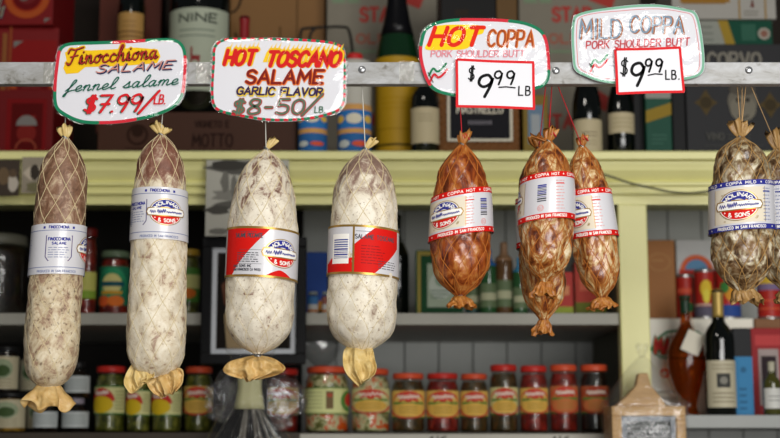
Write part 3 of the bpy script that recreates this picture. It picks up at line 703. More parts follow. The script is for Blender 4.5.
salami('hanging_coppa', 'mottled grey-brown coppa with full blue-edged badge label on tan strings', (740.5, 139), (743, 293),
       [(137, 6), (139, 11), (144, 26), (151, 42), (161, 51), (180, 57), (205, 59), (240, 60), (262, 57), (274, 48), (284, 32), (290, 17), (294, 9)], cop_mild, net_tan, 10, 30, group=g_mild, lump=.0032, quilt=.0022, seed=33,
       lab=dict(y=209.5, h=49, tilt=3, tp=.5, gap=.001, draw=pr_coppa(-3, 'COPPA MILD', iBLU, None, 21, 42, 31, 5.0)), string_top=[(746, 84), (737, 84), (742, 84)], string_mat=TAN_STRING, tail=[(-4, 17, 23, 2), (5, 14, 21, 1)], skin_m=skin_br,
       flap=skirt(27, 18, skin_br, 4, 7, open_=.5, y=9, amp=.25))
salami('hanging_coppa', 'mottled coppa cut off by the picture edge, touching the full blue-labelled one', (778, 152), (786, 290),
       [(148, 5), (150, 9), (156, 22), (165, 36), (178, 44), (200, 48), (240, 49), (262, 46), (276, 35), (284, 20), (291, 8)], cop_mild, net_tan, 10, 30, Y=2.275, group=g_mild, lump=.003, quilt=.002, seed=37,
       lab=dict(y=209, h=49, gap=.001, draw=pr_coppa(-40, 'COPPA MILD', iBLU, 22, -8, 40, 30, 5.0)), string_top=[(750, 84)], string_mat=TAN_STRING, tail=[(-3, 20, 23, 1)], skin_m=skin_br,
       flap=skirt(20, 14, skin_br, 0, 7, open_=.5, y=1, amp=.25))
# ------------------------------------------------------------------ hand-lettered signs on the rail
def sign(name, label, outline, Y, mats_border, border, writing, sleeve=True, center=None, wb_=3.0, cat='sign', group=None, closed_sleeve=1.5, face='#dcdce2'):
    cx = sum(p[0] for p in outline) / len(outline); cy = sum(p[1] for p in outline) / len(outline)
    c = P(cx, cy, Y); k = K(cy, Y)
    root = empty(name, c, label, cat, group)
    mp0 = lambda x, y, o=0: ((x - cx) * k, -.00024 * o, -(y - cy) * k * 1.013)
    ol = outline
    m = MB(); n = len(ol)
    for yy in (0, .0025):
        for x, y in ol: q = mp0(x, y); m.v.append(Vector((q[0], yy, q[2])))
    m.face(range(n)); m.face(range(n, 2 * n)[::-1])
    for i in range(n): m.face((i, n + i, n + (i + 1) % n, (i + 1) % n))
    m.build('board', mat('sign_card_' + face.strip('#'), face, .4, .03, 9), root)
    # painted border: pieces of the closed outline, inset
    ins = [(x + (cx - x) * wb_ * .5 / max(20, math.hypot(cx - x, cy - y)), y + (cy - y) * wb_ * .5 / max(12, math.hypot(cx - x, cy - y))) for x, y in ol]
    dl = [0]
    for a, b in zip(ins, ins[1:] + ins[:1]): dl.append(dl[-1] + math.hypot(a[0] - b[0], a[1] - b[1]))
    T = dl[-1]; clo = ins + ins[:1]
    def at(t):
        t = (t % 1) * T
        for i in range(len(dl) - 1):
            if t <= dl[i + 1]:
                u = (t - dl[i]) / max(1e-9, dl[i + 1] - dl[i]); return (clo[i][0] + (clo[i + 1][0] - clo[i][0]) * u, clo[i][1] + (clo[i + 1][1] - clo[i][1]) * u)
        return clo[0]
    m = MB(); m.ns = -1
    for a, b, mi, w, inset in border:
        N = max(2, int((b - a) * 120)); pts = []
        for i in range(N + 1):
            x, y = at(a + (b - a) * i / N)
            if inset: l = math.hypot(cx - x, cy - y); x += (cx - x) * inset / l; y += (cy - y) * inset / l
            pts.append((x, y))
        m.ribbon(pts, w, lambda x, y: mp0(x, y, 1), mi, True)
    if border: m.build('painted_border', mats_border, root)
    lay = 1
    for wname, coats in writing:
        m = MB(); m.ns = -1; ms = []
        for o, (color, w, dx, dy, strokes, kind) in enumerate(coats):
            mt = flat(color); lay += 1
            if mt not in ms: ms.append(mt)
            mi = ms.index(mt)
            for st in strokes:
                if kind == 'fill': m.poly([(x + dx, y + dy) for x, y in st], lambda x, y: mp0(x, y, lay), mi)
                else: m.ribbon([(x + dx, y + dy) for x, y in st], w, lambda x, y: mp0(x, y, lay), mi)
        m.build(wname, ms, root)
    if sleeve:
        m = MB(); e = closed_sleeve; N = len(ol)
        bx0, bx1 = min(p[0] for p in ol), max(p[0] for p in ol); by0, by1 = min(p[1] for p in ol), max(p[1] for p in ol)
        for (Yo, rev) in ((-.0042, False), (.0036, True)):
            pts = [(x + (x - cx) / max(1, math.hypot(x - cx, y - cy)) * e, y + (y - cy) / max(1, math.hypot(x - cx, y - cy)) * e) for x, y in ol]
            b = len(m.v); R_ = 26
            for j in range(R_ + 1):
                s_ = j / R_
                for x, y in pts:
                    q = mp0(cx + (x - cx) * s_, cy + (y - cy) * s_)
                    wv = (.0013 * noise.noise((q[0] * 38, q[2] * 38, cx)) + .00025 * noise.noise((q[0] * 110, q[2] * 110, cx))) * (1 if not rev else -.3)
                    m.v.append(Vector((q[0], Yo * (1 - s_ ** 12 * .9) + wv * (1 - s_ ** 8), q[2])))
            for j in range(R_):
                for i in range(N):
                    i2 = (i + 1) % N; m.face((b + j * N + i, b + j * N + i2, b + (j + 1) * N + i2, b + (j + 1) * N + i))
        m.build('plastic_sleeve', clear_film, root, True)
    return root, mp0
def smooth_loop(pts, n=4):
    q = pts[-1:] + pts + pts[:2]; out = []
    for i in range(1, len(q) - 2):
        p0, p1, p2, p3 = q[i - 1], q[i], q[i + 1], q[i + 2]
        for kq in range(n):
            t = kq / n
            out.append(tuple(0.5 * (2 * b + (c - a) * t + (2 * a - 5 * b + 4 * c - d) * t * t + (3 * b - a - 3 * c + d) * t ** 3) for a, b, c, d in zip(p0, p1, p2, p3)))
    return out
def arc_of(loop, x, y):                       # where on the loop (0..1) a pixel lies
    d = [0]
    for a, b in zip(loop, loop[1:] + loop[:1]): d.append(d[-1] + math.hypot(a[0] - b[0], a[1] - b[1]))
    i = min(range(len(loop)), key=lambda i: (loop[i][0] - x) ** 2 + (loop[i][1] - y) ** 2)
    return d[i] / d[-1]
def spans(loop, marks, w=3.0, inset=0):
    """marks: ((x, y), colour index) in running order; each runs to the next mark"""
    ts = [arc_of(loop, *p) for p, _ in marks]; out = []
    for i, (p, mi) in enumerate(marks):
        a, b = ts[i], ts[(i + 1) % len(ts)]
        if b <= a: b += 1
        out.append((a, b, mi, w, inset))
    return out
YS = 2.180
bgreen, bred = flat('#1d7a55'), flat('#cf2f3d')
# -- fennel salame
o1 = smooth_loop([(60, 46), (68, 42.5), (95, 41), (130, 39.5), (160, 38), (175, 39), (183, 45), (186, 56), (186, 76), (184, 95), (176, 107), (158, 116), (130, 122.5), (105, 124.5), (82, 123), (64, 115), (55.5, 106), (54, 85), (55.5, 62), (57, 51)])
hl = [(64, 52), (72, 49), (90, 50), (110, 49), (135, 47), (157, 49), (160, 56), (157, 63), (120, 66), (85, 67), (78, 73), (66, 74), (63, 68), (66, 60)]
t1 = layout('Finocchiona', 66, 157, 65, 16, .15, .02, -.075, first=True)
s1 = layout('SALAME', 96, 171, 73.5, 8.5, .55, .2, -.06)
f1 = layout('fennel salame', 66, 178, 92.5, 11.5, .45, .03, -.07)
pr1 = layout('$7.99', 85, 141, 113.5, 17, .25, .12, -.03) + layout('/', 141, 152, 112, 18, .4, .1)
lb1 = layout('LB.', 155, 166, 104.5, 9, .15, .15)
sign('price_sign', 'white hand-lettered fennel salame sign with dark red script on yellow highlight', o1, YS, [bgreen, bred],
     spans(o1, [((62, 44.5), 0), ((115, 40), 1), ((146, 39), 0), ((186, 58), 1), ((184, 93), 0), ((138, 121), 1), ((100, 124.5), 0), ((54, 90), 1), ((57, 52), 0)], 3.2),
     [('highlight', [('#efc31c', 0, 0, 0, [hl], 'fill')]),
      ('lettering', [('#e8b81a', 4.6, 0, 0, t1, ''), ('#571d18', 2.1, 0, 0, t1, ''), ('#b5302a', .9, -.3, -.3, t1, '')]),
      ('lettering', [('#23264f', 1.5, .6, .5, s1, ''), ('#c98a7c', 1.1, -.5, -.5, s1, '')]),
      ('lettering', [('#15604c', 1.25, 0, 0, f1, '')]),
      ('price', [('#1c5b45', 2.4, -1.0, .5, pr1, ''), ('#d3222b', 2.4, 0, 0, pr1, ''), ('#d3222b', 1.4, 0, 0, lb1, '')])])
# -- hot toscano
o2 = smooth_loop([(213, 46), (222, 38.5), (240, 37), (280, 37), (315, 39), (335, 42), (344, 48), (346, 62), (346, 85), (345, 103), (338, 112), (318, 118.5), (295, 121.5), (268, 121.5), (240, 117), (220, 112), (212.5, 104), (211, 85), (212, 62)])
nd = 44
bd2 = []
for i in range(nd): bd2.append((i / nd + .001, i / nd + .5 / nd, 0, 2.6, 0)); bd2.append((i / nd + .5 / nd, i / nd + .85 / nd, 1, 2.6, 0))
h2 = layout('HOT', 224, 253, 64.5, 14.5, .25, .2) + layout('TOSCANO', 266, 338, 66, 14.5, .3, .16)
fl = []
rr = random.Random(3)
for i in range(26):
    x = 224 + i * 4.45
    if 252 < x < 262: continue
    fl.append([(x - 1.5, 62), (x + 2.5, 62), (x + 8.5, 40.5 + rr.random() * 4), (x + 2.0, 52)])
s2 = layout('SALAME', 246, 322, 83.5, 13, .15, .18)
g2 = layout('GARLIC FLAVOR', 237, 322, 94.8, 7.4, .18, .18, .015)
p2 = layout('$8-50', 233, 303, 114.5, 14.5, .2, .2) + layout('/', 303, 316, 114, 17, .35, .1); l2 = layout('LB.', 315, 325, 113.5, 6, .1, .2)
sign('price_sign', 'white hot toscano salame sign with red lettering over yellow flames', o2, YS, [bgreen, bred], bd2,
     [('flames', [('#f0c62a', 0, 0, 0, fl, 'fill')]),
      ('lettering', [('#ecbc25', 6.2, .6, -1.0, h2, ''), ('#cf2121', 3.9, 0, 0, h2, '')]),
      ('lettering', [('#e8772c', 4.2, .4, .3, s2, ''), ('#7d1f1a', 2.7, 0, 0, s2, '')]),
      ('lettering', [('#e6c640', 2.7, .6, .9, g2, ''), ('#38244f', 1.9, 0, 0, g2, '')]),
      ('price', [('#b23b32', 3.4, .2, .2, p2, ''), ('#55705c', 2.0, 0, 0, p2, ''), ('#4a6f58', 1.1, 0, 0, l2, '')])])
# -- hot coppa
o3 = smooth_loop([(421, 38), (425, 28), (436, 21.5), (455, 18), (480, 17.5), (505, 18.5), (525, 21.5), (540, 28), (547, 38), (549.5, 55), (549.5, 76), (545, 85), (534, 90), (505, 94), (475, 97), (452, 96.5), (435, 91.5), (427, 83), (421.5, 68), (419, 52)])
h3 = layout('HOT', 429, 478, 45, 18, .35, .22)
c3 = layout('COPPA', 487, 533, 46, 16.5, .12, .2, .02)
p3 = layout('PORK SHOULDER BUTT', 431, 524, 57, 6.4, .1, .2)
wave = lambda x, y: [catmull([(x, y + 9), (x + 4, y + 2), (x + 8, y + 5), (x + 12, y + 3), (x + 17, y - 3)], 5)]
sign('price_sign', 'white hot coppa sign with red HOT on a yellow patch', o3, YS, [bgreen, bred],
     spans(o3, [((424, 30), 0), ((462, 18), 1), ((508, 19), 0), ((545, 36), 1), ((549, 72), 0), ((436, 92), 0), ((428, 85), 1), ((420, 46), 0)], 3.2),
     [('highlight', [('#f4ce1d', 0, 0, 0, [smooth_loop([(425, 47), (430, 39), (435, 27), (442, 24.5), (458, 24), (478, 24.5), (484, 27), (483, 33), (475, 36), (470, 46), (462, 49.5), (440, 50), (428, 50)])], 'fill')]),
      ('lettering', [('#dd2a17', 4.2, 0, 0, h3, '')]),
      ('lettering', [('#d97b33', 3.0, .4, .2, c3, ''), ('#a4451b', 1.7, 0, 0, c3, '')]),
      ('lettering', [('#e08a94', 1.05, 0, 0, p3, '')]),
      ('flag_mark', [('#1c7a4f', 2.0, 0, 0, wave(429, 67), ''), ('#cfd2d0', .8, 0, 1.6, wave(429, 69), ''), ('#cf2a36', 2.2, 0, 0, wave(430, 73), ''), ('#3a2a24', .8, 0, 0, [[(428, 73), (433, 83)]], '')])])
# -- mild coppa
o4 = smooth_loop([(573, 20), (577, 14), (592, 9.5), (615, 6), (640, 3.5), (665, 4), (688, 8.5), (697, 12), (701, 24), (703.5, 45), (704, 64), (701, 74), (690, 79), (670, 82), (645, 85), (620, 85), (600, 82.5), (585, 77), (574, 70), (572, 55), (571.5, 36)])
m4 = layout('MILD', 580, 621, 38, 19, .05, .2); c4 = layout('COPPA', 630, 683, 32, 16.5, .08, .2, .02)
p4 = layout('PORK SHOULDER BUTT', 586, 689, 49, 7.5, .1, .2, -.035)
sign('price_sign', 'white mild coppa sign with grey-blue lettering and pale green edge', o4, YS, [flat('#7fb59a'), flat('#d98a8c')],
     [(0.001, .999, 0, 2.4, 0), (0.001, .999, 1, .8, 3.6)],
     [('lettering', [('#a8683a', 3.0, .8, .3, m4 + c4, ''), ('#7f97ab', 1.9, -.2, 0, m4 + c4, '')]),
      ('lettering', [('#c2444a', 1.25, 0, 0, p4, '')]),
      ('flag_mark', [('#2b8a5d', 2.0, 0, 0, wave(590, 58), ''), ('#cf2a36', 2.0, 0, 0, wave(590, 63), ''), ('#3a2a24', .8, 0, 0, [[(589, 64), (593, 73)]], '')])])
# -- price cards in front of the two coppa signs
cd_red = flat('#d4262c')
def price_card(label, quad, nine, dollar, cents, bar, lb):
    q = quad; ol = []
    for a, b in zip(q, q[1:] + q[:1]):
        for i in range(6): ol.append((a[0] + (b[0] - a[0]) * i / 6, a[1] + (b[1] - a[1]) * i / 6))
    sign('card_sign', label, ol, YS - .008, [cd_red], [(0.0, 1.0, 0, 2.6, .3)],
         [('price', [('#121214', 3.0, 0, 0, nine, ''), ('#121214', 2.0, 0, 0, cents, ''), ('#121214', 1.3, 0, 0, dollar + bar + lb, '')])], False, wb_=1.5, group='price cards clipped to the coppa signs', face='#e0e0e5')
price_card('white 9.99 card with red border in front of the hot coppa sign', [(456, 58.5), (534.5, 61.5), (534.5, 109.5), (456, 107)],
           layout('9', 476, 490, 97, 22, .18, 0), layout('$', 468, 474, 81, 15, .1), layout('99', 494, 514, 84.5, 13.5, .08, .3), [[(499, 87.5), (506, 87), (515, 88)]], layout('LB', 518.5, 530, 95.5, 9, .05, .35))
price_card('white 9.99 card with red border in front of the mild coppa sign', [(615, 48.5), (681.5, 46.5), (684, 92.5), (616, 94.5)],
           layout('9', 629, 642, 86, 23, .15, 0), layout('$', 620, 627, 76, 18, .1), layout('99', 645, 662, 72, 13, .08, .3), [[(648, 75.5), (655, 74), (662, 74.5)]], layout('LB.', 665.5, 679, 79.5, 9, .02, .3))
# ------------------------------------------------------------------ goods on the shelves
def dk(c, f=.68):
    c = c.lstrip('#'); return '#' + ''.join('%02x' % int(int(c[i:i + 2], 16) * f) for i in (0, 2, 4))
def carton(name, label, x0, x1, ytop, Y, zbase, depth, col, prints=(), cat='box', group=None, rotz=0.0, rough=.5, ymid=None, bevel=.0015, spec=.15):
    """a box: its front face at depth Y between pixel columns x0..x1, top at pixel ytop, standing on zbase.
    prints: (part name, [(kind, args, colour)...]) in fractions of the front face"""
    yr = ymid if ymid is not None else max(ytop, 10)
    a, b = X(x0, yr, Y), X(x1, yr, Y); zt = Z(ytop, Y); W = b - a; H = zt - zbase
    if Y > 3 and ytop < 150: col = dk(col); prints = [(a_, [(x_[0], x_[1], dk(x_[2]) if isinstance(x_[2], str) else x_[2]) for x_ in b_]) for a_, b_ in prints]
    m = MB(); m.box(-W / 2, W / 2, 0, depth, 0, H)
    root = tag(m.build(name, mat('card_' + col.strip('#'), col, rough, .08, 12, spec), bevel=bevel), label, cat, group)
    root.location = ((a + b) / 2, Y, zbase); root.rotation_euler = (0, 0, rotz)
    mp = lambda x, y, o=0: ((x - .5) * W, -.0004 - .0004 * o, y * H)
    for pn, items in prints:
        m = MB(); ms = []
        for o, (kd, ar, c) in enumerate(items):
            mt = flat(c) if isinstance(c, str) else c
            if mt not in ms: ms.append(mt)
            mi = ms.index(mt)
            if kd == 'r': x, X_, y, Y_ = ar; m.poly([(x, y), (X_, y), (X_, Y_), (x, Y_)], lambda p, q: mp(p, q, o), mi)
            elif kd == 'p': m.poly(ar, lambda p, q: mp(p, q, o), mi)
            elif kd == 'e': m.ellipse(ar[0], ar[1], ar[2], ar[2] * W / H * (ar[4] if len(ar) > 4 else 1), lambda p, q: mp(p, q, o), mi, ar[3] if len(ar) > 3 else 0)
            elif kd == 'ea': m.ellipse(ar[0], ar[1], ar[2], ar[2] * W / H, lambda p, q: mp(p, q, o), mi, ar[3], ar[4], ar[5])
            elif kd == 't':
                t, x, X_, y, h, w = ar
                for st in layout(t, x, X_, y, h, 0, .2, up=1): m.ribbon([(p * W, q * H) for p, q in st], w * W, lambda p, q: mp(p / W, q / H, o), mi)
            elif kd == 'ta':
                t, cx, cy, r, h, a0, a1, w = ar
                for st in layout(t, a0, a1, 0, 1, 0, .2, up=1): m.ribbon([((cx + (r + h * q) * math.cos(p)) * W, cy * H + (r + h * q) * W * math.sin(p)) for p, q in st], w * W, lambda p, q: mp(p / W, q / H, o), mi, False)
            elif kd == 'l': m.ribbon([(p * W, q * H) for p, q in ar[0]], ar[1] * W, lambda p, q: mp(p / W, q / H, o), mi)
            elif kd == 'x':
                rq = random.Random(ar[4])
                for i in range(ar[5]):
                    yy = ar[2] + (ar[3] - ar[2]) * i / max(1, ar[5] - 1); e = ar[0] + (ar[1] - ar[0]) * (.7 + .3 * rq.random()); hh = abs(ar[3] - ar[2]) / ar[5] * .45
                    m.poly([(ar[0], yy - hh / 2), (e, yy - hh / 2), (e, yy + hh / 2), (ar[0], yy + hh / 2)], lambda p, q: mp(p, q, o), mi)
        m.build(pn, ms, root)
    return root
def top_of(o): return o.location.z + .0006 + max(v.co.z for v in o.data.vertices)
dark_glass = mat('black_green_glass', '#070a07', .08, .2, 8, .6); green_glass = mat('deep_green_glass', '#0d2a15', .07, .2, 8, .6)
cap_black = mat('capsule_black', '#0c0c0e', .3); paper_cream = mat('paper_cream', '#b5a888', .55, .06)
def wrap_label(root, R, z0, z1, mt, prints=(), name='label', a=1.25, hidden=False):
    m = MB(); ms = [mt]
    r = R + .0006
    m.grid(lambda u, v: (r * math.sin((u - .5) * 2 * a), -r * math.cos((u - .5) * 2 * a), z0 + (z1 - z0) * v), 24, 2, 0)
    def mp(x, y, o=1): return ((r + .0003 * o) * math.sin((x - .5) * 2 * a), -(r + .0003 * o) * math.cos((x - .5) * 2 * a), z0 + (z1 - z0) * y)
    H = z1 - z0; W = 2 * a * r
    for o, (kd, ar, c) in enumerate(prints):
        mtt = flat(c)
        if mtt not in ms: ms.append(mtt)
        mi = ms.index(mtt); q = o + 1
        if kd == 'r': m.grid(lambda u, v: mp(ar[0] + (ar[1] - ar[0]) * u, ar[2] + (ar[3] - ar[2]) * v, q), 16, 1, mi)
        elif kd == 'e': m.ellipse(ar[0], ar[1], ar[2], ar[3], lambda x, y: mp(x, y, q), mi, ar[4] if len(ar) > 4 else 0, n=24, rings=3)
        elif kd == 'ea': m.ellipse(ar[0], ar[1], ar[2], ar[3], lambda x, y: mp(x, y, q), mi, ar[4], ar[5], ar[6], n=24, rings=2)
        elif kd == 't':
            for st in layout(ar[0], ar[1], ar[2], ar[3], ar[4], 0, .2, up=1): m.ribbon([(x * W, y * H) for x, y in st], ar[5] * H, lambda x, y: mp(x / W, y / H, q), mi, False)
        elif kd == 's': m.ribbon([(x * W, y * H) for x, y in squiggle(ar[0], ar[1], ar[2], ar[3], ar[4])], ar[5] * H, lambda x, y: mp(x / W, y / H, q), mi, False)
        elif kd == 'x':
            for i in range(ar[4]):
                yy = ar[2] + (ar[3] - ar[2]) * i / max(1, ar[4] - 1); hh = abs(ar[3] - ar[2]) / ar[4] * .2
                m.grid(lambda u, v: mp(ar[0] + (ar[1] - ar[0]) * u, yy - hh + 2 * hh * v, q), 10, 1, mi)
    return m.build(name, ms, root, True)
def rounded(prof, n=4):
    return catmull(prof, n)
def bottle(name, label, xc, wpx, ytop, Y, zbase, glass, shape='bordeaux', capsule=None, labels=(), cat='bottle', group=None, ymid=100, cap_len=.2, foil_label=None):
    """a bottle of width wpx centred at pixel column xc; labels: (z fraction low, high, material, prints)"""
    x = X(xc, ymid, Y); k = K(ymid, Y); R = wpx * k / 2; H = Z(ytop, Y) - zbase
    root = empty(name, (x, Y, zbase), label, cat, group)
    nr = R * .36
    sh = {'bordeaux': [(R * .9, 0), (R, .004), (R, H * .58), (R * .97, H * .63), (R * .75, H * .69), (nr * 1.25, H * .74), (nr, H * .79), (nr, H * .96), (nr * 1.15, H * .965), (nr * 1.15, H * .99), (nr * .9, H)],
          'burgundy': [(R * .9, 0), (R, .004), (R, H * .42), (R * .98, H * .48), (R * .86, H * .56), (R * .66, H * .64), (nr * 1.3, H * .74), (nr * 1.05, H * .82), (nr, H * .96), (nr * 1.15, H * .965), (nr * 1.15, H * .99), (nr * .9, H)],
          'square': [(R * .92, 0), (R, .004), (R, H * .74), (R * .9, H * .80), (nr * 1.2, H * .85), (nr * 1.1, H * .9), (nr * 1.1, H * .97), (nr, H)],
          'pear': catmull([(R * .50, 0), (R * .56, .003), (R * .50, H * .05), (R * .46, H * .09), (R * .56, H * .16), (R * .76, H * .26), (R * .96, H * .38), (R, H * .47), (R * .97, H * .55), (R * .8, H * .63), (R * .5, H * .70), (R * .3, H * .76), (R * .26, H * .82), (R * .26, H * .96), (R * .3, H * .965), (R * .3, H)], 3)}[shape]
    m = MB(); m.lathe(sh, 32); m.build('glass_body', glass, root, True)
    if capsule:
        z0 = H * (1 - cap_len); pr = [(interp([(b, a) for a, b in sh], z0 + (H - z0) * i / 8) + .0006, z0 + (H - z0) * i / 8) for i in range(9)]; pr[-1] = (pr[-1][0], H + .001)
        m = MB(); m.lathe(pr, 24); m.build('capsule', capsule, root, True)
    for z0, z1, mt, pr in labels: wrap_label(root, R, z0 * H, z1 * H, mt, pr)
    return root
def jar(name, label, x0, x1, ytop, Y, zbase, lid, content, lab=None, lab_z=(.2, .62), group=None, shape='hex', prints=(), lid_h=.09, ymid=400, cat='jar'):
    x = X((x0 + x1) / 2, ymid, Y); k = K(ymid, Y); R = (x1 - x0) * k / 2; H = Z(ytop, Y) - zbase
    root = empty(name, (x, Y, zbase), label, cat, group)
    lh = H * lid_h; nz = H - lh; nr = R * (.86 if shape != 'bottle' else .55)
    if shape == 'bottle': sh = [(R * .9, 0), (R, .003), (R, H * .55), (R * .95, H * .62), (R * .62, H * .72), (nr, H * .77), (nr, nz)]
    else: sh = [(R * .88, 0), (R * .97, .003), (R, .008), (R, H * .72), (R * .98, H * .78), (nr * 1.02, H * .85), (nr, nz - .002), (nr, nz)]
    m = MB(); m.lathe(sh, 30); m.build('glass', jar_glass, root, True)
    m = MB(); inn = [(max(.004, r - .0025), max(.003, min(z, nz - .006))) for r, z in sh]; m.lathe(inn[:-1], 30, fn=lambda a, r, z: r + .0009 * noise.noise((math.sin(a) * 3, math.cos(a) * 3, z * 90)))
    m.build('contents', content, root, True)
    m = MB(); lr = nr * 1.08
    m.lathe([(lr * .98, nz - .001), (lr, nz + .001), (lr, nz + lh * .75), (lr * .96, nz + lh * .95), (lr * .9, H), (lr * .82, H - .0005)], 30, fn=lambda a, r, z: r * (1 + (.008 * math.sin(a * 30) if z < nz + lh * .7 else 0)))
    m.build('lid', lid, root, True)
    if lab: wrap_label(root, R, lab_z[0] * H, lab_z[1] * H, lab, prints, a=1.35)
    return root

# ---- ledge above: panettone boxes
pan = mat('panettone_red', '#8e1518', .4, .15, 10)
def ring_prints(cx, cy, r, txt):
    return [('e', (cx, cy, r * 1.0), '#c23a1d'), ('e', (cx, cy, r * .98, .72), '#d8602c'), ('e', (cx, cy, r * .62), '#7d1418'), ('ta', (txt, cx, cy, r * .77, r * .15, PI * .95, PI * .05, .012), '#e8b48a'), ('e', (cx, cy + .02, r * .42), '#8e2a2c'), ('e', (cx - .04, cy, r * .22), '#8a8076')]
corner = lambda x, y, s: ('p', [(x, y), (x + s, y), (x, y - s * .9)], '#9a9790')
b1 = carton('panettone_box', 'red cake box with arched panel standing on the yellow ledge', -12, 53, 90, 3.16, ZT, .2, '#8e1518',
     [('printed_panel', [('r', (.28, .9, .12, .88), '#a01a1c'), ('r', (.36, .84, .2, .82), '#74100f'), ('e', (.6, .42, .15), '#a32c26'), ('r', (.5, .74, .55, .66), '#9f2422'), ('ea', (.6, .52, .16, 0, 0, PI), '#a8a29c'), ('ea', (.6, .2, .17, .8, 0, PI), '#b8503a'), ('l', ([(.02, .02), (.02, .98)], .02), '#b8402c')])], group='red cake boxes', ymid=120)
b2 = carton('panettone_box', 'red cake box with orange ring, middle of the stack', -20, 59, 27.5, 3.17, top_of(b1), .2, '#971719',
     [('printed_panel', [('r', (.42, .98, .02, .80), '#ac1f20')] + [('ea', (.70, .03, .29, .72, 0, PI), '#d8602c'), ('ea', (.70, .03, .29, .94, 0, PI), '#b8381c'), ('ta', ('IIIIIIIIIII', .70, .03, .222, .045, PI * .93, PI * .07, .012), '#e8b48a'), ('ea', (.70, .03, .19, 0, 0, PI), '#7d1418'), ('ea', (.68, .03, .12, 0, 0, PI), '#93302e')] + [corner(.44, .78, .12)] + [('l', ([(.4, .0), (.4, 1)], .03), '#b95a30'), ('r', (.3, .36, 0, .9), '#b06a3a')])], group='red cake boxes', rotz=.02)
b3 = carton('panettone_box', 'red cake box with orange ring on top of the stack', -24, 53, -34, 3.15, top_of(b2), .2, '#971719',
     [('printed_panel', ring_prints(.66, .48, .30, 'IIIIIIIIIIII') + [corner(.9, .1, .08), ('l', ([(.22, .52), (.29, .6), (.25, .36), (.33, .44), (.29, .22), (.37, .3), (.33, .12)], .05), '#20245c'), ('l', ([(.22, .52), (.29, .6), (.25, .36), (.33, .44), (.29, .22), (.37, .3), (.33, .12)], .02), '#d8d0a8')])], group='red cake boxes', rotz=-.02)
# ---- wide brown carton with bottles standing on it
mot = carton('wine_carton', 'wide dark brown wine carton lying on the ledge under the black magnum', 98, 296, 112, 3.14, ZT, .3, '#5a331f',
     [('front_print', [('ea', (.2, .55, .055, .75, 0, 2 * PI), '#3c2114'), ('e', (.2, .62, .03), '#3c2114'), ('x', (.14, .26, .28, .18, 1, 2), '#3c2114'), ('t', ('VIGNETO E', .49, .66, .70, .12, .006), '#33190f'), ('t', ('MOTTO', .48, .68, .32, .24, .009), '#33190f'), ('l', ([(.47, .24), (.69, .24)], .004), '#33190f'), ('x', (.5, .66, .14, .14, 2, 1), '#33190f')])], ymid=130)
zm = top_of(mot)
m = MB()
sl = mat('red_brown_slat', '#4d2014', .55)
crate = empty('wooden_crate', (X(128, 40, 3.36), 3.36, zm), 'dark red-brown slatted crate standing behind the tan-capped bottle', 'crate')
for i, (a, b) in enumerate(((99, 118), (144, 160))):
    m = MB(); m.box(X(a, 40, 3.36) - crate.location.x, X(b, 40, 3.36) - crate.location.x, 0, .018, 0, .42); m.build('slat', sl, crate)
m = MB(); m.box(X(99, 40, 3.36) - crate.location.x, X(160, 40, 3.36) - crate.location.x, .019, .078, 0, .42); m.build('crate_body', mat('crate_dark', '#0f0b09', .7), crate)
t = bottle('bottle', 'dark bottle with tan paper band under its black top, behind the fennel sign', 131, 27, -30, 3.22, zm, dark_glass, 'square', None, [(.38, .69, mat('tan_band', '#96733f', .5), [('r', (0, 1, .46, .5), '#6b4a2a'), ('r', (0, 1, .56, .6), '#6b4a2a'), ('x', (.3, .7, .8, .7, 2), '#7a5a34')])], ymid=40)
bottle('magnum_bottle', 'big black magnum with grey-white label and small red deer', 200, 61, -95, 3.22, zm, dark_glass, 'bordeaux', None,
       [(.10, .475, mat('label_greyish', '#949a88', .55, .06), [('t', ('NINE', .27, .78, .83, .1, .022), '#1c211d'), ('x', (.27, .75, .73, .66, 2), '#5f685c'), ('r', (.44, .56, .36, .42), '#7a2e2c'), ('r', (.44, .46, .30, .37), '#7a2e2c'), ('r', (.53, .55, .30, .37), '#7a2e2c'), ('r', (.44, .465, .41, .52), '#7a2e2c'), ('x', (.3, .72, .16, .08, 2), '#5f685c')])], ymid=40)
bottle('bottle', 'small bottle with dark red wax neck behind the hot toscano sign', 244, 26, 17, 3.2, zm, dark_glass, 'bordeaux', mat('red_wax', '#7c1a1e', .4), ymid=60, cap_len=.24)
flo = []
for cx_, cy_, r_, a0_, a1_ in ((.05, .9, .10, 3.3, 6.6), (.21, .62, .1, -.6, 4.2), (.36, .42, .13, 1.8, 4.4), (.3, .32, .08, -1.5, 2)):
    flo.append(('l', ([(cx_ + r_ * math.cos(a0_ + (a1_ - a0_) * i / 12), cy_ + r_ * .8 * math.sin(a0_ + (a1_ - a0_) * i / 12)) for i in range(13)], .022), '#1d140d'))
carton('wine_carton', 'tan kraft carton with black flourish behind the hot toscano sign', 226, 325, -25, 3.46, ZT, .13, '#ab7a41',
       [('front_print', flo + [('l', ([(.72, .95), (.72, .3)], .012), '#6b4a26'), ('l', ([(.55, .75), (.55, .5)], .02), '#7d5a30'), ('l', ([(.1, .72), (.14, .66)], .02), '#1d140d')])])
rack = empty('wire_rack', (X(325, 90, 3.13), 3.13, ZT), 'black bent-wire rack behind the salt canisters', 'rack')
for nm, pts in (('wire_hoop', [(299, 48), (301, 32), (305, 28.5), (328, 27), (342, 27), (349, 31), (353, 60), (358, 150)]), ('wire_hoop', [(314, 150), (311, 60), (309, 45), (311, 33), (316, 28)])):
    m = MB(); m.tube([P(a, b, 3.31) - rack.location for a, b in catmull(pts, 4)], .0036, 6); m.build(nm, mat('black_wire', '#17130f', .4), rack, True)
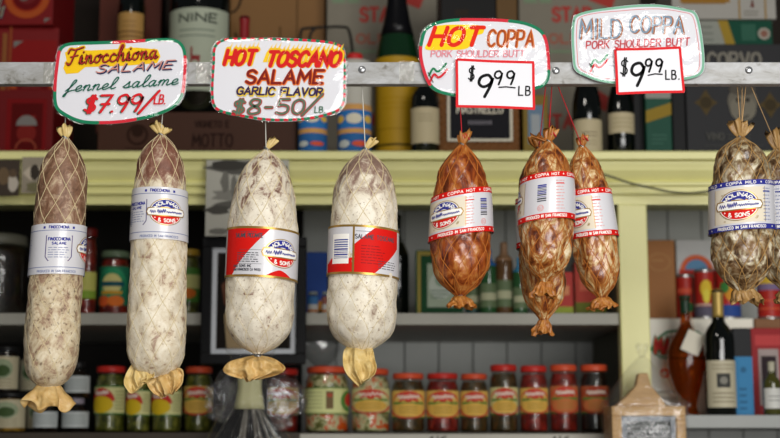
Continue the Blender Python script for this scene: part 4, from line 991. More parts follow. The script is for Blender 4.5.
m = MB(); m.tube([Vector((X(299, 48, 3.31), 3.31, Z(48, 3.31))) - rack.location, Vector((X(296, 100, 3.31), 3.31, ZT + .003)) - rack.location], .0036, 6); m.build('wire_leg', mat('black_wire', '#17130f', .4), rack, True)
def canister(label, x0, x1, yt, Y, capc=None):
    x = X((x0 + x1) / 2, 110, Y); R = (x1 - x0) * K(110, Y) / 2; H = Z(yt, Y) - ZT
    root = empty('salt_canister', (x, Y, ZT), label, 'canister', 'blue and white canisters')
    m = MB(); m.lathe([(R, 0), (R, H), (R * .94, H + .001)], 36); m.build('tube', mat('canister_white', '#b0ada2', .45), root, True)
    fr = lambda py: (Z(py, Y - R) - ZT) / H
    wrap_label(root, R, 0.0, H * .97, mat('canister_white', '#b0ada2', .45),
        [('r', (0, 1, 0, fr(132)), '#2d5f97'), ('r', (0, 1, fr(132), fr(127)), '#c69456'), ('r', (0, 1, fr(127), fr(108)), '#2f6fb0'), ('r', (0, 1, fr(108), fr(102)), '#c69456'), ('e', (.5, fr(117), .16, .055), '#cfc9b4'), ('e', (.2, fr(117), .1, .04), '#d8b14c'), ('e', (.8, fr(117), .1, .04), '#d8b14c'), ('e', (.3, fr(143), .12, .04), '#b8bdb8'), ('e', (.62, fr(143), .16, .03), '#c7523a')], 'wrapper', 1.5)
    m = MB(); m.lathe([(R * .5, H + .001), (R * .5, H + .016), (R * .44, H + .02)], 24); m.build('cap', mat('red_cap', '#b32525', .35), root, True)
canister('blue and white canister with tan bands partly behind the hot toscano sign', 299, 327, 86, 3.12)
canister('taller blue and white canister with red cap beside the big green bottle', 338, 371, 63, 3.12)
star = lambda: [('t', ('STAR', .22, .60, .62, .17, .034), '#b5453a'), ('t', ('OLIVES', .14, .78, .30, .12, .026), '#ad5a48'), ('x', (.04, .44, .93, .86, 4, 2), '#8b9a78'), ('p', [(.56, .9), (.8, 1.0), (.96, .86), (.92, .76)], '#b8352f'), ('l', ([(.08, .12), (.9, .12)], .02), '#7f9177'), ('p', [(.6, -.3), (.7, -.12), (.95, -.3), (.9, -.42)], '#b8352f')]
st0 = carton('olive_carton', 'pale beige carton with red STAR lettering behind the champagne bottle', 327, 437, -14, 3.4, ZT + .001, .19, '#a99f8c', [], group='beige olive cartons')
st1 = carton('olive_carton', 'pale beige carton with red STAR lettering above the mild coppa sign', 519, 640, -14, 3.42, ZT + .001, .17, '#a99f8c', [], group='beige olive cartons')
def star_print(o, Y, x0):
    W = max(v.co.x for v in o.data.vertices) * 2; H = max(v.co.z for v in o.data.vertices); k = K(30, Y)
    m = MB(); ms = [flat('#98352f'), flat('#8f5040'), flat('#6d7d64')]
    g = lambda px, py: ((px - x0) * k - W / 2, (Z(py, Y) - o.location.z))
    mp = lambda x, y: (x, -.0006, y)
    def put(t, a, b, py, h, w, mi):
        xa, zb_ = g(a, py); xb, _ = g(b, py)
        for q in layout(t, xa, xb, zb_, h * k, 0, .22, up=1): m.ribbon(q, w * k, mp, mi)
    put('STAR', x0 + 34, x0 + 72, 21, 13.5, 3.4, 0); put('OLIVES', x0 + 30, x0 + 84, 43, 9, 2.2, 1)
    for a, b, py in ((6, 18, 1), (22, 32, 1)): put('E', x0 + a, x0 + b, py + 1, 4, 2.5, 2)
    m.poly([g(x0 + 70, 0), g(x0 + 93, 9), g(x0 + 97, -2), g(x0 + 74, -12)], mp, 0)
    put('STAR', x0 + 22, x0 + 62, 128, 13, 3.2, 0)
    m.poly([g(x0 + 58, 92), g(x0 + 84, 112), g(x0 + 92, 100), g(x0 + 66, 82)], mp, 0)
    xa, za = g(x0 + 10, 53); xb, zb2 = g(x0 + 100, 50); m.poly([(xa, za), (xb, za), (xb, zb2), (xa, zb2)], mp, 2)
    m.build('front_print', ms, o)
star_print(st0, 3.4, 327); star_print(st1, 3.42, 513)
bottle('champagne_bottle', 'large green bottle with black capsule and yellow label, standing before a beige carton', 397, 45, -48, 3.22, ZT, green_glass, 'burgundy', cap_black,
       [(.02, .49, mat('yellow_label', '#a37f16', .5, .1), [('r', (.06, .94, .30, .31), '#8a6a12'), ('r', (.0, 1, .145, .165), '#3a2f10'), ('x', (.2, .8, .6, .5, 3), '#a07c16')])], ymid=60, cap_len=.40)
bottle('bottle', 'small dark green bottle with house-shaped cream label beside the wicker hamper', 425, 29, 60, 3.12, ZT, dark_glass, 'bordeaux', None, [(.15, .50, paper_cream, [('x', (.3, .7, .8, .62, 3), '#8f8468')])], ymid=120)
# wicker hamper
hx0, hx1, hY = X(438, 100, 3.14), X(519, 100, 3.14), 3.14
ham = empty('wicker_hamper', ((hx0 + hx1) / 2, hY, ZT), 'brown woven hamper with black label behind the hot coppa price card', 'basket')
W = hx1 - hx0; Hh = Z(46, hY) - ZT
m = MB()
rows = 16
def wv(u, v):
    p = u * 2 * (W + .18); x = (p if p < W else W) - W / 2; y = 0.0
    if p >= W: y = min(p - W, .18)
    if p >= W + .18: x = W / 2 - min(p - W - .18, W); y = .18
    if p >= 2 * W + .18: x = -W / 2; y = .18 - min(p - 2 * W - .18, .18)
    q = .004 * math.sin(v * rows * 2 * PI) * (1 if int(u * 80) % 2 else -1)
    return (x, y - q if y < .09 else y + q, v * Hh)
m.grid(wv, 160, 96, 0, True); m.build('weave', mat('wicker', '#6b4421', .5, .25, 30), ham, True)
m = MB(); m.box(-W / 2 - .005, W / 2 + .005, -.006, .186, Hh, Hh + .018); m.build('lid', mat('wicker', '#6b4421'), ham, bevel=.004)
m = MB(); kx = K(120, hY); q0 = (447 - 478.5) * kx; q1 = (512 - 478.5) * kx; za, zb2 = Z(142, hY) - ZT, Z(92, hY) - ZT
m.box(q0, q1, -.008, -.0065, za, zb2, 0); d = .006; m.box(q0 + d, q1 - d, -.0088, -.0078, za + d, zb2 - d, 1)
for tx, y_, h_, mi in (('MASTRELLO', .56, .16, 0), ('IIIIIIIII', .34, .06, 2)):
    wq = .7 if mi == 0 else .34
    for st in layout(tx, q0 + (q1 - q0) * (.5 - wq / 2), q0 + (q1 - q0) * (.5 + wq / 2), za + (zb2 - za) * y_, (zb2 - za) * h_, 0, .2, up=1): m.ribbon(st, .003, lambda x, y: (x, -.0092, y), mi)
m.build('label', [flat('#c9c2b0'), flat('#15151a'), flat('#77737a')], ham)
carton('gift_box', 'black box lying on top of the wicker hamper', 441, 496, -10, 3.17, ZT + Hh + .0195, .14, '#0e0d0d', [('front_print', [('r', (.25, .5, .5, .62), '#3b3129')])])
carton('wooden_box', 'narrow brown wooden box next to the black gift box on the hamper', 496.5, 517, -10, 3.17, ZT + Hh + .0195, .14, '#7d5a2c')
tn = carton('tea_tin', 'small yellow-rimmed tin with pale blue panel behind the hanging coppas', 523, 548, 95, 3.16, ZT, .06, '#a98a2c', [('painted_panel', [('r', (.2, .8, .3, .85), '#8fb0cf'), ('r', (.32, .68, .42, .72), '#d6dde2')])], 'tin', ymid=120)
bottle('bottle', 'black round-shouldered bottle with cream label behind the slanting coppa', 587, 29, 40, 3.14, ZT, dark_glass, 'burgundy', None, [(.06, .33, paper_cream, [('x', (.28, .72, .6, .5, 2), '#5c5240'), ('x', (.3, .7, .35, .25, 2), '#8f8468')])], ymid=120)
bottle('bottle', 'dark bottle with short cream label under the mild coppa price card', 620.5, 27, 45, 3.16, ZT, dark_glass, 'burgundy', None, [(.24, .41, paper_cream, [('x', (.2, .8, .7, .3, 3), '#9c916f')])], ymid=120)
carton('bottle_box', 'slim black box between the dark bottle and the green carton', 634, 645.5, 60, 3.16, ZT, .08, '#0b0b0c', ymid=120)
carton('bottle_box', 'tall green carton with diagonal yellow stripe and white top on the ledge', 646, 671.5, 60, 3.13, ZT, .08, '#17624a',
       [('front_print', [('r', (0, 1, .62, 1), '#c9c9bd'), ('p', [(0, .38), (1, .46), (1, .58), (0, .50)], '#c4a23a'), ('x', (.2, .8, .26, .18, 2, 3), '#5a8f7b'), ('e', (.5, .02, .28), '#cfc6b4'), ('e', (.5, .02, .16), '#a8665a')])], ymid=120)
carton('bottle_box', 'slim black box between the green carton and the dark grey carton', 672.5, 685.5, 60, 3.16, ZT, .08, '#0b0b0c', ymid=120)
face = [('e', (.47, .52, .125), '#8f887a'), ('e', (.47, .46, .11), '#a39b8a'), ('e', (.47, .62, .11, 0, .5), '#6f675c'), ('e', (.43, .53, .02), '#47423c'), ('e', (.51, .53, .02), '#47423c'), ('l', ([(.43, .40), (.47, .38), (.51, .40)], .012), '#57514a'), ('l', ([(.47, .52), (.47, .45)], .012), '#6f675c')]
dia = lambda x, y: [('p', [(x - .1, y), (x - .05, y + .03), (x, y + .11), (x + .05, y + .03), (x + .1, y), (x + .05, y - .03), (x, y - .11), (x - .05, y - .03)], '#6d5b34'), ('e', (x, y, .05), '#51452b')]
cor = carton('wine_carton', 'dark grey carton with pale face and gold diamonds behind the mild coppas', 686, 806, 44, 3.16, ZT, .3, '#333236',
     [('front_print', dia(.165, .51) + dia(.70, .49) + face + [('t', ('CORVO', .19, .63, .80, .12, .026), '#a59f92'), ('t', ('VINO', .16, .30, .20, .055, .01), '#77756f'), ('x', (.33, .52, .24, .21, 2, 2), '#77756f'), ('l', ([(.14, .15), (.62, .15)], .006), '#6b6966'), ('x', (.3, .62, .2, .2, 3, 1), '#55534f')])], ymid=100)
lo = carton('wine_carton', 'white and green carton with yellow slash lying on the dark grey carton', 690, 772, 20.5, 3.18, top_of(cor), .24, '#b9bcae',
     [('front_print', [('p', [(.54, 0), (1, 0), (1, 1), (.46, 1)], '#1c5d47'), ('p', [(.43, 0), (.55, 0), (.46, 1), (.34, 1)], '#c9a63a'), ('e', (.9, .48, .075), '#cfc8b8'), ('e', (.9, .48, .045), '#b07a66'), ('r', (.62, .8, .2, .85), '#3f7a62'), ('x', (.04, .3, .75, .25, 5, 3), '#a2a99b')])], ymid=30)
carton('wine_carton', 'white carton with gold lettering on top of the green and white one', 672, 776, -22, 3.17, top_of(lo), .26, '#d3cfc4',
     [('front_print', [('r', (.08, .56, .40, .49), '#c08a30'), ('x', (.10, .54, .5, .38, 6, 2), '#b5802a'), ('r', (.64, .655, 0, 1), '#c79a38'), ('r', (.89, .905, 0, 1), '#c79a38'), ('x', (.69, .87, .18, .10, 4, 2), '#96927f'), ('p', [(.755, .28), (.79, .28), (.775, .5)], '#8a3e34')])])
# ---- papers on the cornice
def picture(name, label, x0, x1, y0, y1, Y, col, pr, cat):
    a = P(x0, y1, Y); b = P(x1, y0, Y); W, H = b.x - a.x, b.z - a.z
    m = MB(); m.box(-W / 2, W / 2, 0, .0012, 0, H); o = tag(m.build(name, mat('sheet_' + col.strip('#'), col, .5)), label, cat); o.location = ((a.x + b.x) / 2, Y, a.z)
    m = MB(); ms = []
    for i, (x, x_, y, y_, c) in enumerate(pr):
        mt = flat(c)
        if mt not in ms: ms.append(mt)
        n = 10
        m.poly([((x + x_) / 2 * W - W / 2 + (x_ - x) / 2 * W * math.cos(t * PI / n * 2) * (1 + .25 * math.sin(3 * t + i)), -.0004 - .0002 * i, ((y + y_) / 2 + (y_ - y) / 2 * math.sin(t * PI / n * 2)) * H) for t in range(n)], lambda *q: q, ms.index(mt))
    m.build('printed_image', ms, o); return o
picture('newspaper_clipping', 'black and white photo page pinned over the cornice behind the white salami', 205, 289, 160, 236, 2.9965, '#a9a79c',
    [(.02, .98, .80, .99, '#55534e'), (.05, .5, .86, 1.0, '#3d3b37'), (.55, .95, .84, .97, '#403e3a'), (.05, .95, .45, .62, '#7f7d75'), (.1, .6, .36, .46, '#5b5953'), (.0, .3, .28, .4, '#4a4843'), (.18, .28, .56, .86, '#6d6b64'), (.3, .38, .5, .8, '#6d6b64'), (.75, .85, .5, .82, '#66645d'), (.35, .8, .5, .58, '#4d4b46'), (.04, .3, .02, .1, '#6c6a63')], 'paper')
picture('postcard', 'postcard with a pale round figure on the cornice, at the picture edge', -6, 20, 160, 196, 2.9965, '#3d332a', [(.1, .6, .3, .8, '#66543f'), (.55, .95, .1, .62, '#b3aa9c'), (.6, .9, .5, .75, '#5a4a3a')], 'postcard')
picture('postcard', 'pale postcard with a dark dome on the cornice beside the first salami', 21, 46, 157, 193, 2.9965, '#8f8574', [(.1, .9, .35, .75, '#b9ad9a'), (.35, .75, .35, .8, '#3b352e'), (.2, .9, .02, .3, '#6f6a4e')], 'postcard')

# ---- middle shelf
dk_red = mottled('sauce_red', [(.35, '#3a0a06'), (.55, '#7c1a0e'), (.7, '#a8341a')], 60, rough=.4, bump=.2)
dark_food = mottled('dark_preserve', [(.35, '#090606'), (.55, '#1c110b'), (.72, '#3a2114')], 70, rough=.4, bump=.2)
pickles = mottled('green_peppers', [(.34, '#171a07'), (.48, '#45480f'), (.58, '#6e6a24'), (.72, '#938a44')], 75, rough=.35, bump=.3)
mixed = mottled('mixed_pickle', [(.34, '#2c2c10'), (.42, '#77743e'), (.48, '#bdb48a'), (.52, '#c9c19a'), (.55, '#c4480f'), (.70, '#d65a18')], 38, rough=.35, bump=.3)
olive_mix = mottled('olive_mix', [(.32, '#1c1508'), (.5, '#3a2c10'), (.62, '#5a3a16'), (.75, '#8d3418')], 70, rough=.35, bump=.3)
red_pep = mottled('red_peppers', [(.32, '#2a0805'), (.5, '#6a140c'), (.62, '#94261a'), (.75, '#b0502e')], 60, rough=.35, bump=.3)
lid_red = mat('lid_red', '#b02a22', .35, .1); lid_or = mat('lid_orange_red', '#c04a2c', .35, .1); lid_dark = mat('lid_dark', '#1a1a1a', .35); lid_green = mat('lid_green_grey', '#56664f', .35); lid_gold = mat('lid_gold', '#a8862e', .35)
jar('jar', 'large dark glass jar with pale lid on the middle shelf at the picture edge', -32, 28, 236, 3.18, ZM, mat('lid_pale', '#5d5c50', .4), dark_food, ymid=270, lid_h=.12)
jar('jar', 'tall jar of red sauce with small yellow-green label on the middle shelf', 78, 97, 229, 3.17, ZM, mat('lid_darkred', '#5c1512', .4), dk_red, mat('lab_yg', '#b6b45e', .5), (.2, .5), ymid=270, prints=[('r', (0, 1, .0, .3), '#7d9a38')])
jar('jar', 'red sauce jar with green oval label and grey-green lid between two fennel salami', 99.5, 130, 252, 3.2, ZM, lid_green, dk_red, mat('lab_green', '#20694c', .5), (.18, .76), ymid=285,
    prints=[('e', (.5, .55, .36, .42), '#2f8a5f'), ('e', (.5, .55, .24, .26), '#c9c07c'), ('r', (.2, .8, .48, .6), '#1d4f5a'), ('e', (.3, .1, .16, .14), '#c9562a'), ('e', (.6, .1, .2, .14), '#d06c2c'), ('r', (.25, .75, .28, .36), '#c0912f')])
jar('jar', 'jar with yellow lid and green label behind the second fennel salami', 178, 200, 250, 3.19, ZM, lid_gold, pickles, mat('lab_green2', '#4a7a34', .5), (.22, .72), ymid=285, prints=[('r', (0, 1, .4, .8), '#bdbd7a'), ('e', (.5, .25, .3, .15), '#c96a2a')])
# framed photograph standing in front of the shelf
fY = 3.022
c0 = P(252, 362, fY); fw = (X(306, 300, fY) - X(201, 300, fY)) / 2; fz0, fz1 = Z(364, fY) - ZL, Z(237, fY) - ZL
fr_ = empty('picture_frame', (X(253.5, 300, fY), fY, ZL), 'black framed photograph with white mat behind the white salami', 'picture')
m = MB(); b = .022
m.box(-fw, fw, 0, .022, fz0, fz0 + b); m.box(-fw, fw, 0, .022, fz1 - b, fz1); m.box(-fw, -fw + b, 0, .022, fz0 + b, fz1 - b); m.box(fw - b, fw, 0, .022, fz0 + b, fz1 - b)
m.build('frame', mat('frame_black', '#0b0b0d', .35), fr_, bevel=.002)
m = MB(); m.box(-fw + b, fw - b, .012, .02, fz0 + b, fz1 - b); m.build('mat_board', mat('mat_white', '#c3c7cc', .5), fr_)
m = MB(); e = b + .011; m.box(-fw + e, fw - e, .0095, .0115, fz0 + e, fz1 - e, 0)
phw = 2 * (fw - e); phh = fz1 - fz0 - 2 * e
for x, x_, y, y_, c in ((.0, .2, 0, 1, 1), (.06, .5, .45, .75, 3), (.1, .55, .0, .5, 2), (.6, 1, 0, .9, 1), (.22, .42, .6, .85, 4)):
    m.poly([(-phw / 2 + (x + (x_ - x) * p) * phw, .0092 - .0002 * c, fz0 + e + (y + (y_ - y) * q) * phh) for p, q in ((.1, 0), (.9, 0), (1, .6), (.8, 1), (.25, 1), (0, .7))], lambda *q: q, c)
m.build('photograph', [flat('#2a2420'), flat('#17120f'), flat('#8d7a5c'), flat('#5d3a2a'), flat('#a98a72')], fr_)
m = MB(); m.box(-.03, .03, .0225, .0375, 0, fz0 + .1); m.build('strut', mat('frame_black', '#0b0b0d'), fr_)
carton('biscuit_box', 'blue box with orange arc beside the picture frame on the middle shelf', 300, 327, 252, 3.3, ZM, .08, '#1d3f86', [('front_print', [('ea', (1.0, .03, .75, .6, PI * .5, PI), '#b0752c'), ('ea', (1.0, .03, .45, .2, PI * .5, PI), '#4a3418')])], ymid=280)
for i, (a, c, lb) in enumerate((('308', '#3f6fa0', 'tiny pot with blue and orange band next to the picture frame'), ('322', '#8a5a50', 'tiny pot with rose and blue band behind the bar-coded salami'))):
    jar('spice_pot', lb, float(a), float(a) + 10, 292, 3.16, ZM, mat('lid_spice', '#8d948f', .4), dark_food, mat('lab_spice', '#b8b6b0', .5), (.1, .8), 'tiny pots on the middle shelf', prints=[('r', (0, 1, .55, 1), c), ('r', (0, 1, .1, .25), '#b0703c')], ymid=300)
bottle('bottle', 'black bottle on the middle shelf behind the bar-coded salami', 397, 24, 215, 3.25, ZM, dark_glass, 'bordeaux', None, ymid=270)
tinb = carton('gift_tin', 'green and gold framed tin behind the lone dark coppa', 416, 463, 250, 3.2, ZM, .07, '#1c4a2c',
     [('painted_frame', [('r', (.03, .97, .03, .98), '#8a7a38'), ('r', (.10, .97, .03, .92), '#163d22'), ('r', (.24, .82, .16, .80), '#8f9a86'), ('e', (.53, .48, .25, 0, 1.2), '#a9b0a4'), ('e', (.53, .55, .13), '#7d8f7c'), ('x', (.3, .7, .4, .3, 2, 3), '#5f6f62'), ('r', (.03, .97, .03, .07), '#1d4f30')])], 'tin', ymid=280)
gl_g = mat('green_bottle_glass', '#27502c', .1, .2, 10, .6); gl_b = mat('brown_bottle_glass', '#5a4026', .1, .2, 10, .6); gl_t = mat('teal_bottle_glass', '#2b4a48', .1, .2, 10, .6)
for a, w, yt, Y_, g_, cp, lb in ((473, 16, 255, 3.24, gl_t, '#6d7f80', 'small teal oil bottle beside the green and gold tin'), (488, 17, 250, 3.2, gl_g, '#2a5fa8', 'small green oil bottle with blue cap'), (504, 18, 243, 3.22, gl_b, '#8d6d52', 'small brown oil bottle with pale cap'), (520, 15, 258, 3.2, gl_g, '#3a7fa8', 'small green oil bottle behind the bar-coded coppa')):
    bottle('oil_bottle', lb, a, w, yt, Y_, ZM, g_, 'square', mat('cap_' + cp.strip('#'), cp, .35), [(.15, .5, mat('lab_oil', '#5f6f4f', .5), [('r', (.1, .9, .3, .6), '#a9a98a')])], group='small oil bottles on the middle shelf', ymid=280, cap_len=.24)
carton('biscuit_box', 'small red box with yellow-green foot behind the slanting coppa', 554, 573, 272, 3.2, ZM, .06, '#a8332c', [('front_print', [('r', (0, 1, 0, .25), '#8f9a3c'), ('r', (.2, .8, .5, .7), '#c9825c')])], ymid=290)
carton('biscuit_box', 'red-orange box with olive foot next to the yellow post', 575, 606, 262, 3.24, ZM, .06, '#b23f31', [('front_print', [('r', (0, 1, 0, .3), '#6d7430'), ('r', (.15, .85, .5, .72), '#cc6a52')])], ymid=290)

# ---- lower shelf: jars
lab_y = mat('lab_yellow', '#cfa956', .5, .1); lab_c = mat('lab_cream', '#c3bf86', .5, .08); lab_w = mat('lab_whitegrey', '#aeb3b1', .5, .06)
lab_cr = mat('lab_ivory', '#b4ab8e', .5, .08)
lowY = 3.14
cream_pr = [('e', (.5, .62, .28, .3), '#8f9a7c'), ('e', (.5, .56, .2, .18), '#3f5230'), ('x', (.25, .75, .3, .1, 3), '#857c62')]
ja = jar('jar', 'jar with ivory picture label and dark lid at the picture edge, lower of two', -6, 27, 393, lowY, ZL, lid_dark, mottled('yellow_pickle', [(.35, '#4a3208'), (.55, '#a87a20'), (.7, '#c9a03a')], 60), lab_cr, (.12, .82), 'ivory-labelled jars', prints=cream_pr)
jb = jar('jar', 'jar with ivory picture label half hidden behind the first salami, lower of two', 28, 54, 394, 3.3, ZL, lid_dark, dark_food, lab_cr, (.12, .82), 'ivory-labelled jars', prints=cream_pr)
jar('jar', 'ivory-labelled jar stacked on another at the picture edge', -8, 18, 347, lowY, Z(393, lowY), lid_dark, dark_food, lab_cr, (.08, .78), 'ivory-labelled jars', prints=cream_pr)
jar('jar', 'ivory-labelled jar stacked on the one behind the first salami', 19, 45, 351, 3.3, Z(394, 3.3), lid_dark, dark_food, lab_cr, (.08, .78), 'ivory-labelled jars', prints=cream_pr)
lav = mat('neck_band', '#8d8590', .45)
cap_pr = [('x', (.15, .85, .75, .25, 4), '#7c8480')]
jar('caper_jar', 'small caper jar with white label below the end of the first salami', 34, 59, 398, 3.12, ZL, lav, dark_food, lab_w, (.14, .60), 'small white-labelled jars', 'bottle', cap_pr, .16)
jc = jar('caper_jar', 'small caper jar with white label and another standing on it', 63, 90, 398, 3.13, ZL, lav, dark_food, lab_w, (.14, .60), 'small white-labelled jars', 'bottle', cap_pr, .16)
jar('caper_jar', 'small caper jar with white label standing on top of another', 64, 90, 362, 3.13, Z(398, 3.13), lid_dark, dark_food, lab_w, (.14, .60), 'small white-labelled jars', 'bottle', cap_pr, .16)
def brand(body, arc='#b7392c', tone='#caa04a'):
    return [('r', (0, 1, 0, .05), '#3e6a35'), ('ea', (.5, .52, .42, .46, .0, .18, PI - .18), arc), ('s', (.25, .75, .70, .14, 6, .05), '#d8c8b8'), ('r', (.12, .88, .50, .58), '#4d7a34'), ('e', (.5, .30, .34, .24), tone), ('x', (.3, .7, .4, .2, 3), '#8f7a3c'), ('ea', (.5, .30, .44, .32, .85, PI, 2 * PI), arc)]
pep_pr = [('r', (0, 1, 0, .05), '#3e6a35'), ('r', (0, 1, .95, 1), '#3e6a35'), ('ea', (.34, .42, .34, .5, 0, .1, PI), '#b02a26'), ('e', (.34, .34, .3, .3), '#c2a422'), ('x', (.68, .94, .8, .2, 6), '#8f9460'), ('s', (.16, .52, .68, .14, 5, .05), '#d8c8b8')]
glist = [(95, 125.5, 366.5, lid_red, pickles, lab_c, pep_pr, 'pepper jar with red lid and pale yellow label between the two fennel salami'),
         (127, 151, 372, lid_green, pickles, lab_c, pep_pr, 'pepper jar directly under the curled skin of the second fennel salami'),
         (152.5, 182, 372, lid_green, pickles, lab_c, pep_pr, 'pepper jar behind the see-through skin flap of the second fennel salami'),
         (184, 213, 367, lid_or, pickles, lab_y, brand(0), 'jar with orange-red lid left of the clear plastic bundle'),
         (266, 299, 369, lid_red, red_pep, lab_y, brand(0), 'jar of red peppers behind the clear plastic bundle')]
for a, b_, yt, ld, ct, lb, pr, tx in glist:
    jar('jar', tx.replace('left of', 'just before'), a, b_, yt, 3.2 if a in (184, 266) else 3.14, ZL, ld, ct, lb, (.27, .70), 'jars in the row on the lower shelf', prints=pr)
big_pr = [('r', (0, 1, 0, .04), '#3e6a35'), ('r', (0, 1, .96, 1), '#3e6a35'), ('r', (.04, .78, .08, .92), '#c9cb8e'), ('x', (.08, .44, .8, .25, 5), '#a8ab76'), ('r', (.5, .62, .2, .85), '#6d5a3c'), ('e', (.56, .7, .05, .08), '#a04a34'), ('ea', (.95, .5, .2, .4, .6, PI * .5, PI * 1.5), '#4d7a34'), ('e', (.95, .55, .12, .25), '#b0382a')]
jar('jar', 'widest jar, mixed pickled vegetables with a long pale label under the bar-coded salami', 305, 349, 367, 3.15, ZL, lid_or, mixed, mat('lab_pale_green', '#bfc07f', .5), (.27, .68), 'jars in the row on the lower shelf', prints=big_pr)
glist = [(351.5, 390, 369, lid_or, mixed, lab_c, (.30, .68), 'jar of mixed pickled vegetables with red-arched label, beside the widest jar'),
         (391.5, 425, 373.5, lid_or, olive_mix, lab_y, (.24, .70), 'first of the three low dark jars after the mixed vegetables'),
         (426, 459, 373.5, lid_red, red_pep, lab_y, (.24, .70), 'middle of the three low dark jars, red contents under the lone coppa'),
         (460, 488, 374, lid_or, olive_mix, lab_y, (.26, .70), 'third of the three low dark jars, next to the taller ones'),
         (489.5, 518, 365, lid_red, olive_mix, lab_c, (.26, .66), 'first of the four tall slim jars, greenish pale label'),
         (519.5, 548, 366, lid_red, red_pep, lab_y, (.28, .66), 'second of the four tall slim jars, red peppers inside'),
         (549.5, 578, 365, lid_or, red_pep, mat('lab_orange', '#b5673c', .5), (.28, .68), 'third of the four tall slim jars, with a red-orange label'),
         (580, 609, 365, lid_or, dark_food, mat('lab_rust', '#a05030', .5), (.28, .68), 'last of the four tall slim jars, dark contents, by the yellow post')]
for a, b_, yt, ld, ct, lb, lz, tx in glist:
    jar('jar', tx, a, b_, yt, 3.14, ZL, ld, ct, lb, lz, 'jars in the row on the lower shelf', prints=brand(0, '#b7392c' if 'rust' not in lb.name else '#8f3320', '#caa04a' if lb in (lab_y, lab_c) else '#b5673c'))
gx = X(321, 360, 3.28); vz = ZL
vs = empty('glass_vase', (gx, 3.3, vz), 'clear glass goblet with dark red stem behind the widest jar', 'goblet')
hq = Z(340, 3.3) - vz
m = MB(); m.lathe([(.03, 0), (.03, .004), (.008, .012), (.007, hq * .45), (.011, hq * .62), (.016, hq * .72)], 20); m.build('stem', mat('stem_red', '#6d1c16', .25), vs, True)
m = MB(); m.lathe([(.017, hq * .721), (.036, hq * .8), (.044, hq * .9), (.042, hq)], 24, close=False); m.build('bowl', film('goblet_glass', (.85, .85, .85), .08, .05), vs, True)

# ---- cellophane bundle of dark strands, standing on the counter
bx_ = X(250, 420, 2.95); hz = Z(384, 2.95) - ZC
bun = empty('wrapped_bundle', (bx_, 2.94, ZC), 'bundle of black strands with pale paper top tied up in crinkled clear plastic', 'bundle')
k = K(420, 2.98); strand = mat('black_strand', '#1b1a1a', .35, .3, 60); strand2 = mat('strand_painted_sheen', '#77736a', .3, .3, 60)  # every fourth strand is greyed: sheen put into its colour
zt_ = Z(407, 2.94) - ZC; rr = random.Random(11)
m = MB()
for i in range(150):
    a = rr.random() * 2 * PI; q = math.sqrt(rr.random()); r0_ = q * 42 * k; r1_ = q * 13 * k
    m.tube([(r0_ * math.sin(a), -r0_ * math.cos(a) * .4, .001), (r0_ * .92 * math.sin(a), -r0_ * .92 * math.cos(a) * .4, zt_ * .45), (r1_ * math.sin(a), -r1_ * math.cos(a) * .4, zt_)], .0028, 5, i % 4 == 0)
o = m.build('strands', [strand, strand2], bun, True); o['kind'] = 'stuff'
m = MB(); zs_ = Z(374, 2.94) - ZC
m.lathe([(15 * k, zt_ - .004), (13.5 * k, zt_ + .012), (11.5 * k, zt_ + (zs_ - zt_) * .6), (12 * k, zs_)], 28, fn=lambda a, r, z: r * (1 + .05 * math.sin(a * 7)))
for v in m.v: v.y *= .6
m.build('paper_band', mat('pale_green_paper', '#b4b187', .5), bun, True)
m = MB()
prf = [(46, .0), (48, .1), (45, .3), (40, .55), (32, .85), (22, 1.15), (17, 1.35), (15, 1.5), (20, 1.7), (26, 1.85)]
m.lathe([(r * k, z * zt_ + .001) for r, z in prf], 64, close=False, fn=lambda a, r, z: r * (1 + .10 * noise.noise((math.sin(a) * 3, math.cos(a) * 3, z * 30)) + .05 * noise.noise((math.sin(a) * 8, math.cos(a) * 8, z * 70))))
for v in m.v: v.y *= .52
m.build('cellophane_wrap', cellophane, bun, True)
# crumpled clear bag behind it
cb = empty('plastic_bag', (X(255, 400, 3.09), 3.09, ZL), 'puffy crumpled clear plastic bag between the bundle and the jars', 'bag')
m = MB(); kb = K(400, 3.06)
def bag(u, v):
    a = u * 2 * PI; t = v * PI; r = math.sin(t) ** .7
    n = 1 + .2 * noise.noise((math.sin(a) * 2.2 * r, math.cos(a) * 2.2 * r, math.cos(t) * 2.2)) + .12 * noise.noise((math.sin(a) * 6 * r, math.cos(a) * 6 * r, math.cos(t) * 6))
    return (48 * kb * r * math.sin(a) * n, -.021 * r * math.cos(a) * n, max(.0, 33 * kb * (1 - math.cos(t) * n) * .97) + .003)
m.grid(bag, 56, 30, 0, True); m.build('film', film('crinkled_bag', (.95, .95, .95), .11, .08, 1.0, 40, .03, .25), cb, True)

# ---- compartment on the right
Yb = 3.3
ma = carton('tomato_carton', 'wide white carton with red word in a green outline behind the amber bottle', 645, 754, 318.5, 3.3, ZR, .19, '#e2decf',
     [('front_print', [('l', ([(.05, .68), (.11, .79), (.2, .86), (.34, .885), (.48, .86), (.57, .79), (.63, .68)], .022), '#2f7a4e'), ('l', ([(.05, .68), (.14, .60), (.34, .585), (.54, .60), (.63, .68)], .018), '#2f7a4e'),
        ('t', ('MARZANO', .09, .59, .645, .15, .05), '#2f7a4e'), ('t', ('MARZANO', .09, .59, .645, .15, .030), '#c83a33'), ('e', (.17, .44, .045, .5), '#cf4c28'), ('e', (.28, .40, .04, .4), '#cf5a30'), ('x', (.1, .5, .25, .12, 3, 3), '#9c9a88')])], ymid=340)
zma = top_of(ma)
carton('kraft_box', 'brown kraft box with faint oval stamp beside the yellow post', 644, 675.5, 240, 3.33, zma, .12, '#94602f', [('front_print', [('e', (.5, .72, .36, .9, .8), '#a87b4c'), ('s' if False else 'x', (.25, .75, .74, .70, 3, 1), '#a87b4c')])], ymid=280)
